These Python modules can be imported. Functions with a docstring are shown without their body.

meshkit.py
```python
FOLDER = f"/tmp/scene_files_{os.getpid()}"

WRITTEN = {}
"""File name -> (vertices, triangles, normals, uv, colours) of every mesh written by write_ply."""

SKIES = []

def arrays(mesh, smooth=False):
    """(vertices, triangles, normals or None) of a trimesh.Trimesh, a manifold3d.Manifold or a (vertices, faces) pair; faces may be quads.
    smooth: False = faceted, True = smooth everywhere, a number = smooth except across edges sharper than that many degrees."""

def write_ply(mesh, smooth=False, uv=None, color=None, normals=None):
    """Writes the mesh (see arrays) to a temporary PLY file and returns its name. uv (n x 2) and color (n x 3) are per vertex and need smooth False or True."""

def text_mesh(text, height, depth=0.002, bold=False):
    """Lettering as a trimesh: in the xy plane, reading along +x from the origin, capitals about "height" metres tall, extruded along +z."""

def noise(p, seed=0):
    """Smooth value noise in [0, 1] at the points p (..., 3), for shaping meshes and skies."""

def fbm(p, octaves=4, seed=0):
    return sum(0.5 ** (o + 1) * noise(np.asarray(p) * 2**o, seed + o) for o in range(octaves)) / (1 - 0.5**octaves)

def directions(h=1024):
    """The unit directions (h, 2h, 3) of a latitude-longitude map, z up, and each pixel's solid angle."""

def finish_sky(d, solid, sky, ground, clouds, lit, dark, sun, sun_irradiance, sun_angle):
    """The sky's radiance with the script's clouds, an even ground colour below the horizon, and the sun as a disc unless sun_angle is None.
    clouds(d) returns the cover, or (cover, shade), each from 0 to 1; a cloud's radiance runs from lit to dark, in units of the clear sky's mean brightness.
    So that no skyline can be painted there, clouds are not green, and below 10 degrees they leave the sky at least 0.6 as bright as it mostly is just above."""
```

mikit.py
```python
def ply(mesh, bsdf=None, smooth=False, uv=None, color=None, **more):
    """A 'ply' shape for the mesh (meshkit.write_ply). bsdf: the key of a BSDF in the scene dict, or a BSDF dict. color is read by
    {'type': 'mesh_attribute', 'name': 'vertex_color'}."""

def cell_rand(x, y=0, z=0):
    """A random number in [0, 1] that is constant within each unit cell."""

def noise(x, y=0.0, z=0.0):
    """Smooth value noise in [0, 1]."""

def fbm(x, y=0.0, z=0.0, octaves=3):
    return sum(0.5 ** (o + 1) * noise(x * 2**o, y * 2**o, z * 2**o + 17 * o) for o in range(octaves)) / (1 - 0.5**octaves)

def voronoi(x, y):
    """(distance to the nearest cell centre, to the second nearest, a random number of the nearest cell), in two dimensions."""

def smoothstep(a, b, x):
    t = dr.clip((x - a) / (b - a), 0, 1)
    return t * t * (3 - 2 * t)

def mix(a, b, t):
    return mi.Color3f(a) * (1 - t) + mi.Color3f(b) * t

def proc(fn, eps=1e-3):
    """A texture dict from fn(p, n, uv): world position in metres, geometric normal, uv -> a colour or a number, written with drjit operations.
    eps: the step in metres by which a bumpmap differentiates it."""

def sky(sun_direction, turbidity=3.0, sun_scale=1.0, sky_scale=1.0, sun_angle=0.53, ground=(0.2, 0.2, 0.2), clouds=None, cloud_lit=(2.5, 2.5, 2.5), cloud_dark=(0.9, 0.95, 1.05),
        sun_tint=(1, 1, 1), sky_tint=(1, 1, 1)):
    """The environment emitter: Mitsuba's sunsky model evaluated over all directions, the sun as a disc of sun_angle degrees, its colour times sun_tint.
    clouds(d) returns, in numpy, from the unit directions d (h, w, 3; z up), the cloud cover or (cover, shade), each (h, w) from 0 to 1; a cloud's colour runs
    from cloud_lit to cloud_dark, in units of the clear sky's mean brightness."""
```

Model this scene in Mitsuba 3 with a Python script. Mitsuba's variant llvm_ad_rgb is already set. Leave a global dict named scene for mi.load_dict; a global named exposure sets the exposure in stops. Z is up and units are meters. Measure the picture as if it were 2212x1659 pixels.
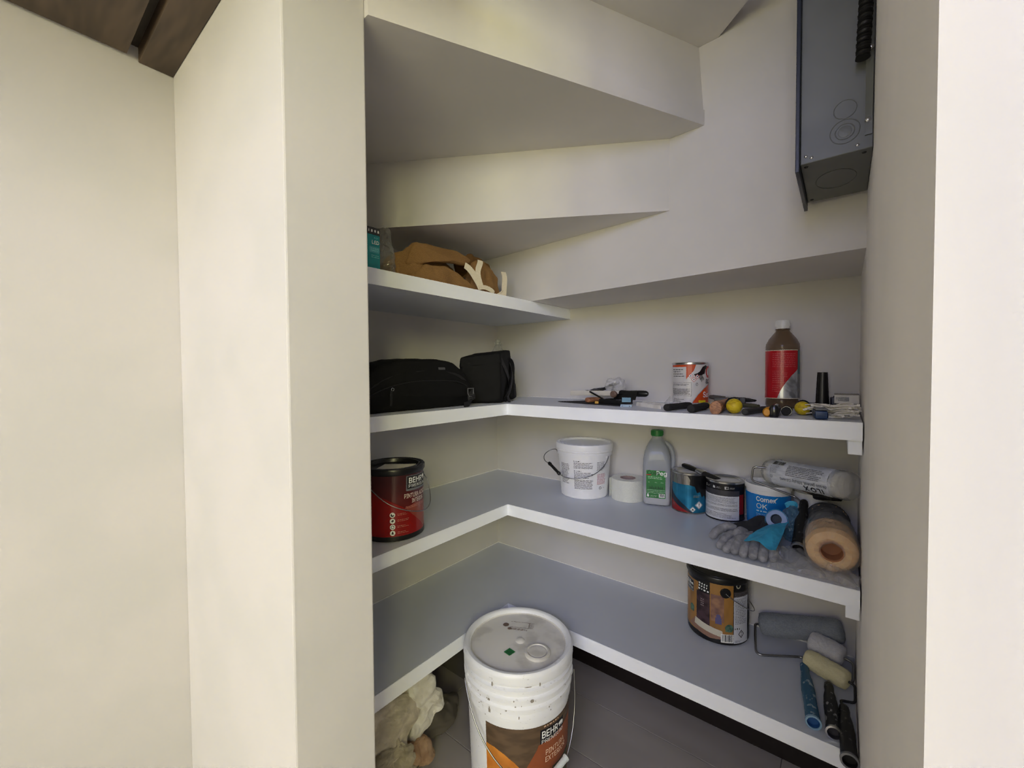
import math, random
import numpy as np
import trimesh
import manifold3d as m3
from shapely.geometry import Polygon, box as sbox, Point, LineString
from shapely import affinity
from shapely.ops import unary_union
import mitsuba as mi
import drjit as dr
import mikit, meshkit

T = mi.ScalarTransform4f
rng = random.Random(7)
scene, labels = {}, {}

# ------------------------------------------------------------------ camera
EYE = np.array([1.22545, -1.43330, 1.13918])
FWD = np.array([-0.62191487, 0.78263929, -0.02641272])
UP = np.array([-0.01147577, 0.02461673, 0.99963109])
scene['camera'] = {'type': 'perspective', 'fov': 101.918, 'fov_axis': 'x', 'near_clip': 0.01, 'far_clip': 100.0,
                   'to_world': T().look_at(origin=EYE.tolist(), target=(EYE + FWD).tolist(), up=UP.tolist())}
# ------------------------------------------------------------------ light: two glazed openings in the far wall of the room behind the camera
SKYLIGHT = [4.6, 5.0, 9.4]      # upper panes of window_1: the sky
GROUND = [6.7, 6.2, 3.5]         # lower panes of window_1: sunlit yard
WARM = [32.0, 30.5, 15.2]
exposure = 0.15
# window_1 (cool daylight) and window_2 (high, behind a sunlit blind) stand in the far wall of the room, see the setting below

# ------------------------------------------------------------------ materials
def lin(c):
    c = np.asarray(c, float) / 255.0
    return np.where(c <= 0.04045, c / 12.92, ((c + 0.055) / 1.055) ** 2.4).tolist()

def hexl(h):
    return lin([int(h[i:i + 2], 16) for i in (0, 2, 4)])

def mat(name, col, rough=0.5, metal=0.0, spec=0.5, **k):
    c = {'type': 'rgb', 'value': hexl(col)} if isinstance(col, str) else (col if isinstance(col, dict) else {'type': 'rgb', 'value': list(col)})
    scene['mat_' + name] = {'type': 'twosided', 'bsdf': {'type': 'principled', 'base_color': c, 'roughness': rough, 'metallic': metal, 'specular': spec, **k}}
    return 'mat_' + name

N, FB, SS, MIX = mikit.noise, mikit.fbm, mikit.smoothstep, mikit.mix

def two(col_a, col_b, freq, lo=0.3, hi=0.7, sx=1, sy=1, sz=1):
    a, b = hexl(col_a), hexl(col_b)
    return mikit.proc(lambda p, n, uv: MIX(a, b, SS(lo, hi, FB(p.x * freq * sx, p.y * freq * sy, p.z * freq * sz))))

WALL = mat('wall', two('c9c7c4', 'cecbc8', 6.0), 0.75, spec=0.3)
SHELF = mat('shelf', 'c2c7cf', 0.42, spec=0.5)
EDGE = mat('shelf_edge', 'f3f7fe', 0.4, spec=0.5)  # whiter than the boards: brightness of fronts and cleats put into the colour
CAULK = mat('caulk', 'ecebe6', 0.4)

# ------------------------------------------------------------------ helpers
CNT = {}
def numbered(key):
    n = CNT.get(key, 0)
    CNT[key] = n + 1
    return key if n == 0 else f'{key}_{n:03d}'

def thing(name, label, cat=None, group=None, kind=None):
    key = numbered(name)
    labels[key] = {'label': label}
    if cat: labels[key]['category'] = cat
    if group: labels[key]['group'] = group
    if kind: labels[key]['kind'] = kind
    return key

def part(parent, name, mesh, m, smooth=False, label=None, kind=None, **kw):
    key = numbered(f'{parent}__{name}')
    scene[key] = mikit.ply(mesh, m, smooth=smooth, **kw)
    if label: labels.setdefault(key, {})['label'] = label
    if kind: labels.setdefault(key, {})['kind'] = kind
    return key

def single(name, mesh, m, label, cat=None, group=None, kind=None, smooth=False):
    key = thing(name, label, cat, group, kind)
    scene[key] = mikit.ply(mesh, m, smooth=smooth)
    return key

def bx(x0, x1, y0, y1, z0, z1, b=0.0):
    """A box, its edges rounded off by b."""
    if b <= 0:
        m = trimesh.creation.box((x1 - x0, y1 - y0, z1 - z0))
        m.apply_translation(((x0 + x1) / 2, (y0 + y1) / 2, (z0 + z1) / 2))
        return m
    pts = []
    for sx, X in ((1, x0), (-1, x1)):
        for sy, Y in ((1, y0), (-1, y1)):
            for sz, Z in ((1, z0), (-1, z1)):
                for k in ((0, 1, 1), (1, 0, 1), (1, 1, 0), (.3, .3, .3)):
                    pts.append((X + sx * b * k[0], Y + sy * b * k[1], Z + sz * b * k[2]))
    return trimesh.convex.convex_hull(np.array(pts))

def prism(pts, z0, z1):
    p = pts if isinstance(pts, Polygon) else Polygon(pts)
    m = trimesh.creation.extrude_polygon(p, z1 - z0, engine='earcut')
    m.apply_translation((0, 0, z0))
    return m

def vwall(a, b, z0, z1, th):
    """An upright slab on the segment a-b, its thickness on the left of a->b."""
    a, b = np.array(a, float), np.array(b, float)
    d = (b - a) / np.linalg.norm(b - a)
    n = np.array([-d[1], d[0]]) * th
    return prism([a, b, b + n, a + n], z0, z1)

def cat(*ms):
    return trimesh.util.concatenate([m for m in ms])

def lathe(prof, n=64, cx=0, cy=0, cz=0):
    """Surface of revolution about z of the (r, z) profile, outer side outwards when the profile runs upwards."""
    prof = np.array(prof, float)
    a = np.linspace(0, 2 * np.pi, n, endpoint=False)
    v = np.stack([np.outer(prof[:, 0], np.cos(a)), np.outer(prof[:, 0], np.sin(a)), np.repeat(prof[:, 1:2], n, 1)], -1).reshape(-1, 3)
    f = []
    for i in range(len(prof) - 1):
        for j in range(n):
            k = (j + 1) % n
            p, q, r, s = i * n + j, i * n + k, (i + 1) * n + k, (i + 1) * n + j
            if prof[i, 0] > 1e-9: f.append((p, q, r))
            if prof[i + 1, 0] > 1e-9: f.append((p, r, s))
    m = trimesh.Trimesh(v + [cx, cy, cz], np.array(f), process=False)
    m.merge_vertices()
    return m

def spline(pts, n=40):
    from scipy.interpolate import CubicSpline
    pts = np.array(pts, float)
    t = np.r_[0, np.cumsum(np.linalg.norm(np.diff(pts, axis=0), axis=1))]
    return CubicSpline(t, pts)(np.linspace(0, t[-1], n))

def fillet(pts, r, n=7):
    """A bent wire: straight runs joined by round bends."""
    pts = np.array(pts, float)
    out = [pts[0]]
    for a, b, c in zip(pts[:-2], pts[1:-1], pts[2:]):
        u, w = a - b, c - b
        k = min(r, .48 * np.linalg.norm(u), .48 * np.linalg.norm(w))
        p, q = b + u / np.linalg.norm(u) * k, b + w / np.linalg.norm(w) * k
        for t in np.linspace(0, 1, n): out.append((1 - t) ** 2 * p + 2 * t * (1 - t) * b + t * t * q)
    return np.array(out + [pts[-1]])

def frames(path):
    path = np.array(path, float)
    t = np.gradient(path, axis=0)
    t /= np.linalg.norm(t, axis=1, keepdims=True) + 1e-12
    u = np.cross(t[0], [0, 0, 1.0] if abs(t[0][2]) < .9 else [1.0, 0, 0])
    us = []
    for k in t:
        u = u - k * (u @ k)
        u /= np.linalg.norm(u) + 1e-12
        us.append(u)
    us = np.array(us)
    return path, t, us, np.cross(t, us)

def tube(path, r, n=10, caps=True):
    """A round rod along the polyline; r may be one radius per point."""
    path, t, u, w = frames(path)
    r = np.broadcast_to(np.asarray(r, float), (len(path),))
    a = np.linspace(0, 2 * np.pi, n, endpoint=False)
    v = path[:, None] + r[:, None, None] * (np.cos(a)[None, :, None] * u[:, None] + np.sin(a)[None, :, None] * w[:, None])
    v = v.reshape(-1, 3)
    f = []
    for i in range(len(path) - 1):
        for j in range(n):
            k = (j + 1) % n
            f += [(i * n + j, i * n + k, (i + 1) * n + k), (i * n + j, (i + 1) * n + k, (i + 1) * n + j)]
    if caps:
        v = np.vstack([v, path[0], path[-1]])
        L = (len(path) - 1) * n
        for j in range(n):
            k = (j + 1) % n
            f += [(len(v) - 2, k, j), (len(v) - 1, L + j, L + k)]
    return trimesh.Trimesh(v, np.array(f), process=False)

def strap(path, width, th, side):
    """A flat strap along the path; side = the direction of its width."""
    path = np.array(path, float)
    t = np.gradient(path, axis=0)
    t /= np.linalg.norm(t, axis=1, keepdims=True)
    s = np.broadcast_to(np.array(side, float), path.shape)
    s = s - t * (s * t).sum(1, keepdims=True)
    s /= np.linalg.norm(s, axis=1, keepdims=True)
    nn = np.cross(t, s)
    c = [s * width / 2 + nn * th / 2, -s * width / 2 + nn * th / 2, -s * width / 2 - nn * th / 2, s * width / 2 - nn * th / 2]
    v = np.stack([path + k for k in c], 1).reshape(-1, 3)
    f, L = [], len(path)
    for i in range(L - 1):
        for j in range(4):
            k = (j + 1) % 4
            f += [(i * 4 + j, i * 4 + k, (i + 1) * 4 + k), (i * 4 + j, (i + 1) * 4 + k, (i + 1) * 4 + j)]
    e = (L - 1) * 4
    f += [(0, 2, 1), (0, 3, 2), (e, e + 1, e + 2), (e, e + 2, e + 3)]
    return trimesh.Trimesh(v, np.array(f), process=False)

def along(mesh, a, b, roll=0.0):
    """Moves a mesh built along +z from the origin so that +z runs from a towards b."""
    a, b = np.array(a, float), np.array(b, float)
    z = (b - a) / np.linalg.norm(b - a)
    x = np.cross([0, 0, 1.0], z) if abs(z[2]) < .99 else np.array([1.0, 0, 0])
    x /= np.linalg.norm(x)
    y = np.cross(z, x)
    x, y = x * math.cos(roll) + y * math.sin(roll), y * math.cos(roll) - x * math.sin(roll)
    M = np.eye(4)
    M[:3, 0], M[:3, 1], M[:3, 2], M[:3, 3] = x, y, z, a
    m = mesh.copy()
    m.apply_transform(M)
    return m

def moved(mesh, loc=(0, 0, 0), rz=0.0, tilt=None):
    m = mesh.copy()
    if tilt is not None: m.apply_transform(trimesh.transformations.rotation_matrix(tilt[0], tilt[1]))
    m.apply_transform(trimesh.transformations.rotation_matrix(rz, [0, 0, 1]))
    m.apply_translation(loc)
    return m

# flat print on round packs: polygons in (u, v) metres, u along the curve to the viewer's right, v upwards
def tri2(poly, step=0.006):
    vs, fs, n = [], [], 0
    geoms = list(getattr(poly, 'geoms', [poly]))
    for g in geoms:
        if g.is_empty or g.geom_type != 'Polygon': continue
        x0, y0, x1, y1 = g.bounds
        k = max(1, int(math.ceil((x1 - x0) / step)))
        for i in range(k):
            s = g.intersection(sbox(x0 + (x1 - x0) * i / k, y0 - 1, x0 + (x1 - x0) * (i + 1) / k, y1 + 1)) if k > 1 else g
            for h in getattr(s, 'geoms', [s]):
                if h.geom_type != 'Polygon' or h.area < 1e-9: continue
                v, f = trimesh.creation.triangulate_polygon(h, engine='earcut')
                vs.append(v); fs.append(np.asarray(f) + n); n += len(v)
    return np.vstack(vs), np.vstack(fs)

def text2(text, h, bold=False, sx=1.0):
    m = meshkit.text_mesh(text, h, 0.002, bold)
    f = m.faces[(m.face_normals[:, 2] > .9)]
    v = m.vertices[:, :2] * [sx, 1]
    used, inv = np.unique(f, return_inverse=True)
    return v[used], inv.reshape(-1, 3)

def shift(vf, dx=0, dy=0, rot=0.0, center=False):
    v, f = vf
    v = v.copy()
    if center: v = v - [(v[:, 0].min() + v[:, 0].max()) / 2, 0]
    c, s = math.cos(rot), math.sin(rot)
    v = v @ np.array([[c, s], [-s, c]]) + [dx, dy]
    return v, f

def join2(*vfs):
    vs, fs, n = [], [], 0
    for v, f in vfs:
        vs.append(v); fs.append(f + n); n += len(v)
    return np.vstack(vs), np.vstack(fs)

def bars(x0, x1, y0, y1, pitch, thick, seed=1, ragged=.35, words=True):
    """Lines of small print."""
    r = random.Random(seed)
    out, y = [], y1 - pitch
    while y >= y0 - 1e-6:
        end = x1 - (x1 - x0) * ragged * r.random() ** 2
        x = x0
        while x < end:
            w = (x1 - x0) * (r.uniform(.06, .2) if words else 1)
            e = min(x + w, end)
            out.append(sbox(x, y, e, y + thick))
            x = e + thick * .8
        y -= pitch
    return flat([o for o in out])

def flat(polys):
    vs, fs, n = [], [], 0
    for g in polys:
        v, f = tri2(g)
        vs.append(v); fs.append(f + n); n += len(v)
    return np.vstack(vs), np.vstack(fs)

class Pack:
    """A round pack standing at (cx, cy, z) whose print is laid out from the angle `face`; r may change with height."""
    def __init__(s, cx, cy, z, r, h, turn=0.0, r1=None):
        s.cx, s.cy, s.z, s.r, s.h, s.r1 = cx, cy, z, r, h, r if r1 is None else r1
        s.face = math.atan2(EYE[1] - cy, EYE[0] - cx) + math.radians(turn)
    def wrap(s, vf, off=0.0004):
        v, f = vf
        r = s.r + (s.r1 - s.r) * v[:, 1] / s.h + off
        a = s.face + v[:, 0] / s.r
        return trimesh.Trimesh(np.stack([s.cx + r * np.cos(a), s.cy + r * np.sin(a), s.z + v[:, 1]], 1), f, process=False)
    def at(s, u, v, off=0.0):
        r = s.r + (s.r1 - s.r) * v / s.h + off
        a = s.face + u / s.r
        return np.array([s.cx + r * math.cos(a), s.cy + r * math.sin(a), s.z + v])
    def lathe(s, prof, n=64):
        return lathe(prof, n, s.cx, s.cy, s.z)

def barcode(x0, x1, y0, y1, seed=3):
    r = random.Random(seed)
    out, x = [], x0
    while x < x1:
        w = r.choice([1, 1, 2, 3]) * (x1 - x0) / 60
        out.append(sbox(x, y0, min(x + w, x1), y1))
        x += w + r.choice([1, 1, 2]) * (x1 - x0) / 60
    return flat(out)

def blob(fn, sub=4):
    """Icosphere reshaped by fn(unit points) -> points."""
    m = trimesh.creation.icosphere(subdivisions=sub)
    return trimesh.Trimesh(fn(np.array(m.vertices)), m.faces, process=False)

def sheet(fn, nu, nv, th=0.0):
    """A sheet fn(u, v) -> (..., 3) over the unit square, with a thickness when th > 0."""
    u, v = np.meshgrid(np.linspace(0, 1, nu), np.linspace(0, 1, nv), indexing='ij')
    P = fn(u, v)
    i, j = np.meshgrid(np.arange(nu - 1), np.arange(nv - 1), indexing='ij')
    q = lambda a, b: (i + a) * nv + (j + b)
    F = np.vstack([np.stack([q(0, 0), q(1, 0), q(1, 1)], -1).reshape(-1, 3), np.stack([q(0, 0), q(1, 1), q(0, 1)], -1).reshape(-1, 3)])
    V = P.reshape(-1, 3)
    m = trimesh.Trimesh(V, F, process=False)
    if th > 0:
        nrm = np.array(m.vertex_normals)
        V2 = V - nrm * th
        n = len(V)
        edge = [(a * nv, (a + 1) * nv) for a in range(nu - 1)] + [((a + 1) * nv + nv - 1, a * nv + nv - 1) for a in range(nu - 1)] + \
               [(b + 1, b) for b in range(nv - 1)] + [((nu - 1) * nv + b, (nu - 1) * nv + b + 1) for b in range(nv - 1)]
        side = []
        for a, b in edge:
            side += [(b, a, a + n), (b, a + n, b + n)]
        m = trimesh.Trimesh(np.vstack([V, V2]), np.vstack([F, F[:, ::-1] + n, np.array(side)]), process=False)
    return m

def hullchain(joints, radii, seg=20):
    """Rounded limbs: the hull of the spheres at each two neighbouring joints, added up."""
    out = m3.Manifold()
    for a, b, ra, rb in zip(joints[:-1], joints[1:], radii[:-1], radii[1:]):
        s = m3.Manifold.batch_hull([m3.Manifold.sphere(ra, seg).translate(tuple(map(float, a))), m3.Manifold.sphere(rb, seg).translate(tuple(map(float, b)))])
        out = out + s
    return out

def soften(man, edge, it=12):
    mm = man.refine_to_length(edge).to_mesh()
    m = trimesh.Trimesh(mm.vert_properties[:, :3], mm.tri_verts, process=True)
    trimesh.smoothing.filter_taubin(m, iterations=it)
    return m

Z1, Z2, Z3, Z4 = 0.3651, 0.7012, 1.0370, 1.3892     # shelf tops
XR = 1.2624                                          # closet's right wall
# ================================================================== SETTING
def struct(name, mesh, m, label=None, smooth=False):
    labels[name] = {'kind': 'structure'}
    if label: labels[name]['label'] = label
    scene[name] = mikit.ply(mesh, m, smooth=smooth)
    return name

FLOOR_TONES = [mat('floor_a', two('938d8a', '9d9897', 9, sx=.25), .5), mat('floor_b', two('99948f', 'a39e9b', 9, sx=.25), .5), mat('floor_c', two('8e8884', '98928f', 9, sx=.25), .5)]
GROUT = mat('grout', '6a6561', .9)
struct('floor', bx(-.12, 4.12, -3.52, .12, -.1, -.003), GROUT, 'grey brown wood-look tiled floor')
fi = 0
for row in range(24):                                       # planks 0.2 m wide running along the back wall
    y1_ = 0.04 - row * 0.2
    if y1_ < -3.3: break
    x = -0.1 - (row * 0.47) % 1.2 + (0.77 if row == 1 else 0)
    while x < 4.0:
        xa, xb = max(x, -.1), min(x + 1.2, 4.0)
        if xb - xa > .01:
            m = bx(xa + .001, xb - .001, y1_ - .199, y1_ - .001, -.02, 0, .0012)
            part('floor', 'plank', m, FLOOR_TONES[fi % 3]); fi += 1
        x += 1.2
struct('wall_left', bx(-.12, 0, -3.52, .12, 0, 2.75), WALL, 'white wall running from the room into the closet')
struct('wall_back', bx(0, 1.5, 0, .12, 0, 2.75), WALL, 'white back wall of the closet')
struct('wall_right', prism([(XR - .003, -1.15), (1.45, -1.15), (1.45, 0), (XR, 0)], 0, 2.75), WALL, 'white right wall of the closet and the room wall beside it')
struct('wall_front_left', bx(0, .5645, -1.15, -1.0095, 0, 2.75, .003), WALL, 'white wall end left of the closet opening')
struct('wall_added_return', cat(bx(1.451, 1.5, -1.15, -1.03, 0, 2.75), bx(1.5, 4.12, -1.42, -1.03, 0, 2.75)), WALL, 'white room wall right of the closet with an unseen return added for shade')  # unseen wall return, added to keep window light off the wall by the opening
struct('wall_room_right', bx(4.0, 4.12, -3.52, -1.15, 0, 2.75), WALL, 'white far right wall of the room')
struct('ceiling', bx(-.12, 4.12, -3.52, .12, 2.7, 2.8), WALL, 'white ceiling')
# far wall of the room with its two openings
WINDOWS = ((0.95, 2.95, .9, 2.62, None, 'tall window with cool daylight'), (3.1, 3.95, 1.7, 2.65, WARM, 'high window behind a sunlit blind'))
YB = -3.4
wallp = Polygon([(-.12, 0), (4.12, 0), (4.12, 2.75), (-.12, 2.75)])
for w in WINDOWS: wallp = wallp.difference(sbox(w[0], w[2], w[1], w[3]))
wm = trimesh.creation.extrude_polygon(wallp, .12, engine='earcut')
wm.apply_transform(trimesh.transformations.rotation_matrix(math.pi / 2, [1, 0, 0]))
wm.apply_translation((0, YB, 0))
struct('wall_room_back', wm, WALL, 'white far wall of the room with two windows')
FRAME = mat('frame', 'e8e8e6', .4)
for k, (x0, x1, zb, zt, em, lb) in enumerate(WINDOWS):
    nm = f'window_{k + 1}'
    labels[nm] = {'kind': 'structure', 'label': lb}
    ya, yb = YB - .1, YB - .03
    fr = [bx(x0, x0 + .05, ya, yb, zb, zt), bx(x1 - .05, x1, ya, yb, zb, zt), bx(x0, x1, ya, yb, zb, zb + .05), bx(x0, x1, ya, yb, zt - .05, zt), bx((x0 + x1) / 2 - .025, (x0 + x1) / 2 + .025, ya, yb, zb, zt)]
    part(nm, 'frame', cat(*fr), FRAME)
    if em is None: part(nm, 'transom', bx(x0 + .0501, x1 - .0501, ya, yb - .0001, 1.735, 1.785), FRAME)
    for za, zc, e in (((zb, zt, em),) if em else ((zb, 1.76, GROUND), (1.76, zt, SKYLIGHT))):
        g = trimesh.Trimesh([(x0, yb - .03, za), (x1, yb - .03, za), (x1, yb - .03, zc), (x0, yb - .03, zc)], [(0, 2, 1), (0, 3, 2)], process=False)
        key = part(nm, 'pane', g, 'mat_frame')
        scene[key]['emitter'] = {'type': 'area', 'radiance': {'type': 'rgb', 'value': e}}

# winding stair above the closet: risers and the undersides of its treads
FA, FB_ = (0.0, -.222), (1.2640, -.3175)
STAIR = 'staircase'
labels[STAIR] = {'kind': 'structure', 'label': 'white plastered underside of a winding stair'}
ys = lambda x: -.222 - .0755 * x
part(STAIR, 'soffit', prism([(0, 0), (1.2628, 0), (1.2628, ys(1.2628)), (0, ys(0))], 1.3895, 1.42), WALL)
part(STAIR, 'riser', vwall((0, ys(0)), (1.2628, ys(1.2628)), 1.3895, 2.7, .03), WALL)
P2 = (.858, ys(.858)); P2L = (0, -.785)
part(STAIR, 'soffit', prism([(0, ys(0) - .0005), (P2[0], P2[1] - .0005), P2L], 1.572, 1.60), WALL)
part(STAIR, 'riser', vwall(P2L, P2, 1.572, 1.80, .03), WALL)
P3 = (.946, ys(.946)); d3 = np.array([.572 - .946, -1.0145 + .2934]); d3 /= np.linalg.norm(d3)
P3E = tuple(np.array(P3) + d3 * ((-1.0095 - P3[1]) / d3[1]))
part(STAIR, 'soffit', prism([(P2[0] - .012, P2[1] - .0005), (P3[0], P3[1] - .0005), P3E, (0, -1.0095), P2L], 1.762, 1.80), WALL)
P3T = (.929, ys(.929)); P3TE = (P3E[0] - .015, P3E[1])
def riser3():
    a, b, c, d = P3E, P3, P3T, P3TE
    v = [(*a, 1.762), (*b, 1.762), (*c, 2.0), (*d, 2.0)]
    n = np.array([-.03, 0, 0])
    v = np.array(v + [tuple(np.array(q) + n) for q in v])
    f = np.array([(0, 1, 2), (0, 2, 3), (4, 6, 5), (4, 7, 6), (0, 4, 5), (0, 5, 1), (1, 5, 6), (1, 6, 2), (3, 2, 6), (3, 6, 7), (0, 3, 7), (0, 7, 4)])
    return trimesh.Trimesh(v, f, process=False)
part(STAIR, 'riser', riser3(), WALL)
part(STAIR, 'soffit', prism([(P3T[0] - .01, P3T[1] - .0005), (.978, ys(.978) - .0005), (1.2620, -.562), (1.2610, -1.12), (P3TE[0] - .01, -1.1495), (P3TE[0] - .01, -1.0095)], 1.962, 2.02), WALL)
# dark wooden soffit above the alcove on the left
WOOD_D = mikit.proc(lambda p, n, uv: MIX(hexl('40342a'), hexl('5a4a3b'), SS(.25, .75, FB(p.x * 8, p.y * 60 + 3 * N(p.x * 5, p.y * 9), p.z * 8))))
WOODM = mat('wood_soffit', WOOD_D, .5)
WOODK = mat('wood_dark', '2e241b', .6)
WS = thing('wood_soffit', 'dark brown panelled wooden soffit above the left wall corner', None, kind='structure')
part(WS, 'edge_board', bx(.001, 1.0, -1.226 + .0145, -1.1505, 1.8294, 1.87, .002), WOODM)
part(WS, 'panel', bx(.011, 1.0, -2.1, -1.232, 1.8324, 1.862), WOODM)
part(WS, 'backing', bx(.001, 1.0, -2.1, -1.1505, 1.862, 1.93), WOODK)

# dark skirting board under the shelves
BB = mat('skirting', '1c1513', .35)
struct('baseboard_back', bx(.013, XR - .001, -.012, 0, 0, .09, .002), BB, 'black brown skirting board on the back wall')
struct('baseboard_left', bx(0, .012, -1.009, 0, 0, .09, .002), BB, 'black brown skirting board on the left wall')

# ================================================================== SHELVES
def lshelf(ztop, th, label):
    k = thing('closet_shelf', label, 'shelf', 'white L-shaped shelves')
    d, xd, yf = .366, .355, -1.0088
    xe = XR - .0035
    poly = Polygon([(.0005, -.0005), (.0005, yf), (xd, yf), (xd, -d), (xe, -d), (xe, -.0005)])
    inner = poly.buffer(-.0012, join_style=2)
    b0, b1 = prism(poly, ztop - th + .0012, ztop - .0012), None
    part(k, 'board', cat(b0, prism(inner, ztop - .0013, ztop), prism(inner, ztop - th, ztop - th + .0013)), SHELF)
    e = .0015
    part(k, 'front_edge', prism(Polygon([(xd + .0001, yf), (xd + .0001, -d - .0001), (xe, -d - .0001), (xe, -d - e), (xd + e, -d - e), (xd + e, yf)]), ztop - th, ztop), EDGE, label='front edge in a lighter white that adds brightness')
    c = .0022
    part(k, 'caulk_bead', cat(bx(.0006, c, yf, -.0006, ztop, ztop + c), bx(.0006, xe, -c, -.0006, ztop, ztop + c)), CAULK)
    return k
s1 = lshelf(Z1, .0412, 'lowest white L-shaped shelf, just above the skirting board')
s2 = lshelf(Z2, .0366, 'middle white L-shaped shelf with paint cans and the white pail')
s3 = lshelf(Z3, .0366, 'upper white L-shaped shelf with the black bags and hand tools')
for s, zt in ((s2, Z2), (s3, Z3)):
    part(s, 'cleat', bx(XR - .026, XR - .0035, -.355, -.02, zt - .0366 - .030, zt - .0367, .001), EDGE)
s4 = thing('corner_shelf', 'short white shelf at the top left under the stair, with the tote bag', 'shelf')
part(s4, 'board', prism([(.0005, -.0005), (.0005, -1.0088), (.355, -1.0088), (.381, -.0005)], Z4 - .0392, Z4 - .0006), SHELF)
part(s4, 'front_edge', prism([(.3551, -1.0088), (.3811, -.0005), (.3826, -.0005), (.3566, -1.0088)], Z4 - .0392, Z4 - .0006), EDGE, label='front edge in a lighter white that adds brightness')

# ================================================================== PRINTED PACKS
WHITEP = mat('white_plastic', 'e9eaec', .35)
WHITEI = mat('white_ink', 'f0f0ee', .5)
BLACKI = mat('black_ink', '17161a', .5)
BLACKP = mat('black_plastic', '0f0f11', .3)
GREYI = mat('grey_ink', '6d6f76', .5)
REDI = mat('red_ink', 'b3201f', .45)
CHROME = mat('steel', 'c8c9cc', .22, metal=1.0)
WIRE = mat('steel_wire', '9a9a9c', .3, metal=1.0)
PAPER = mat('paper', 'c9c2b4', .8)
GREENI = mat('green_ink', '1f6a38', .5)

def bear():
    """A walking bear silhouette, about 1 wide."""
    b = Polygon([(0, .42), (.06, .5), (.1, .58), (.15, .56), (.25, .6), (.42, .68), (.6, .62), (.8, .6), (.93, .5), (.97, .35), (.95, .0), (.83, .0), (.82, .2), (.72, .28), (.66, .0), (.55, .0), (.55, .25), (.4, .24), (.36, .0), (.25, .0), (.24, .28), (.15, .34), (.03, .36)])
    return b.buffer(.015)

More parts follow.
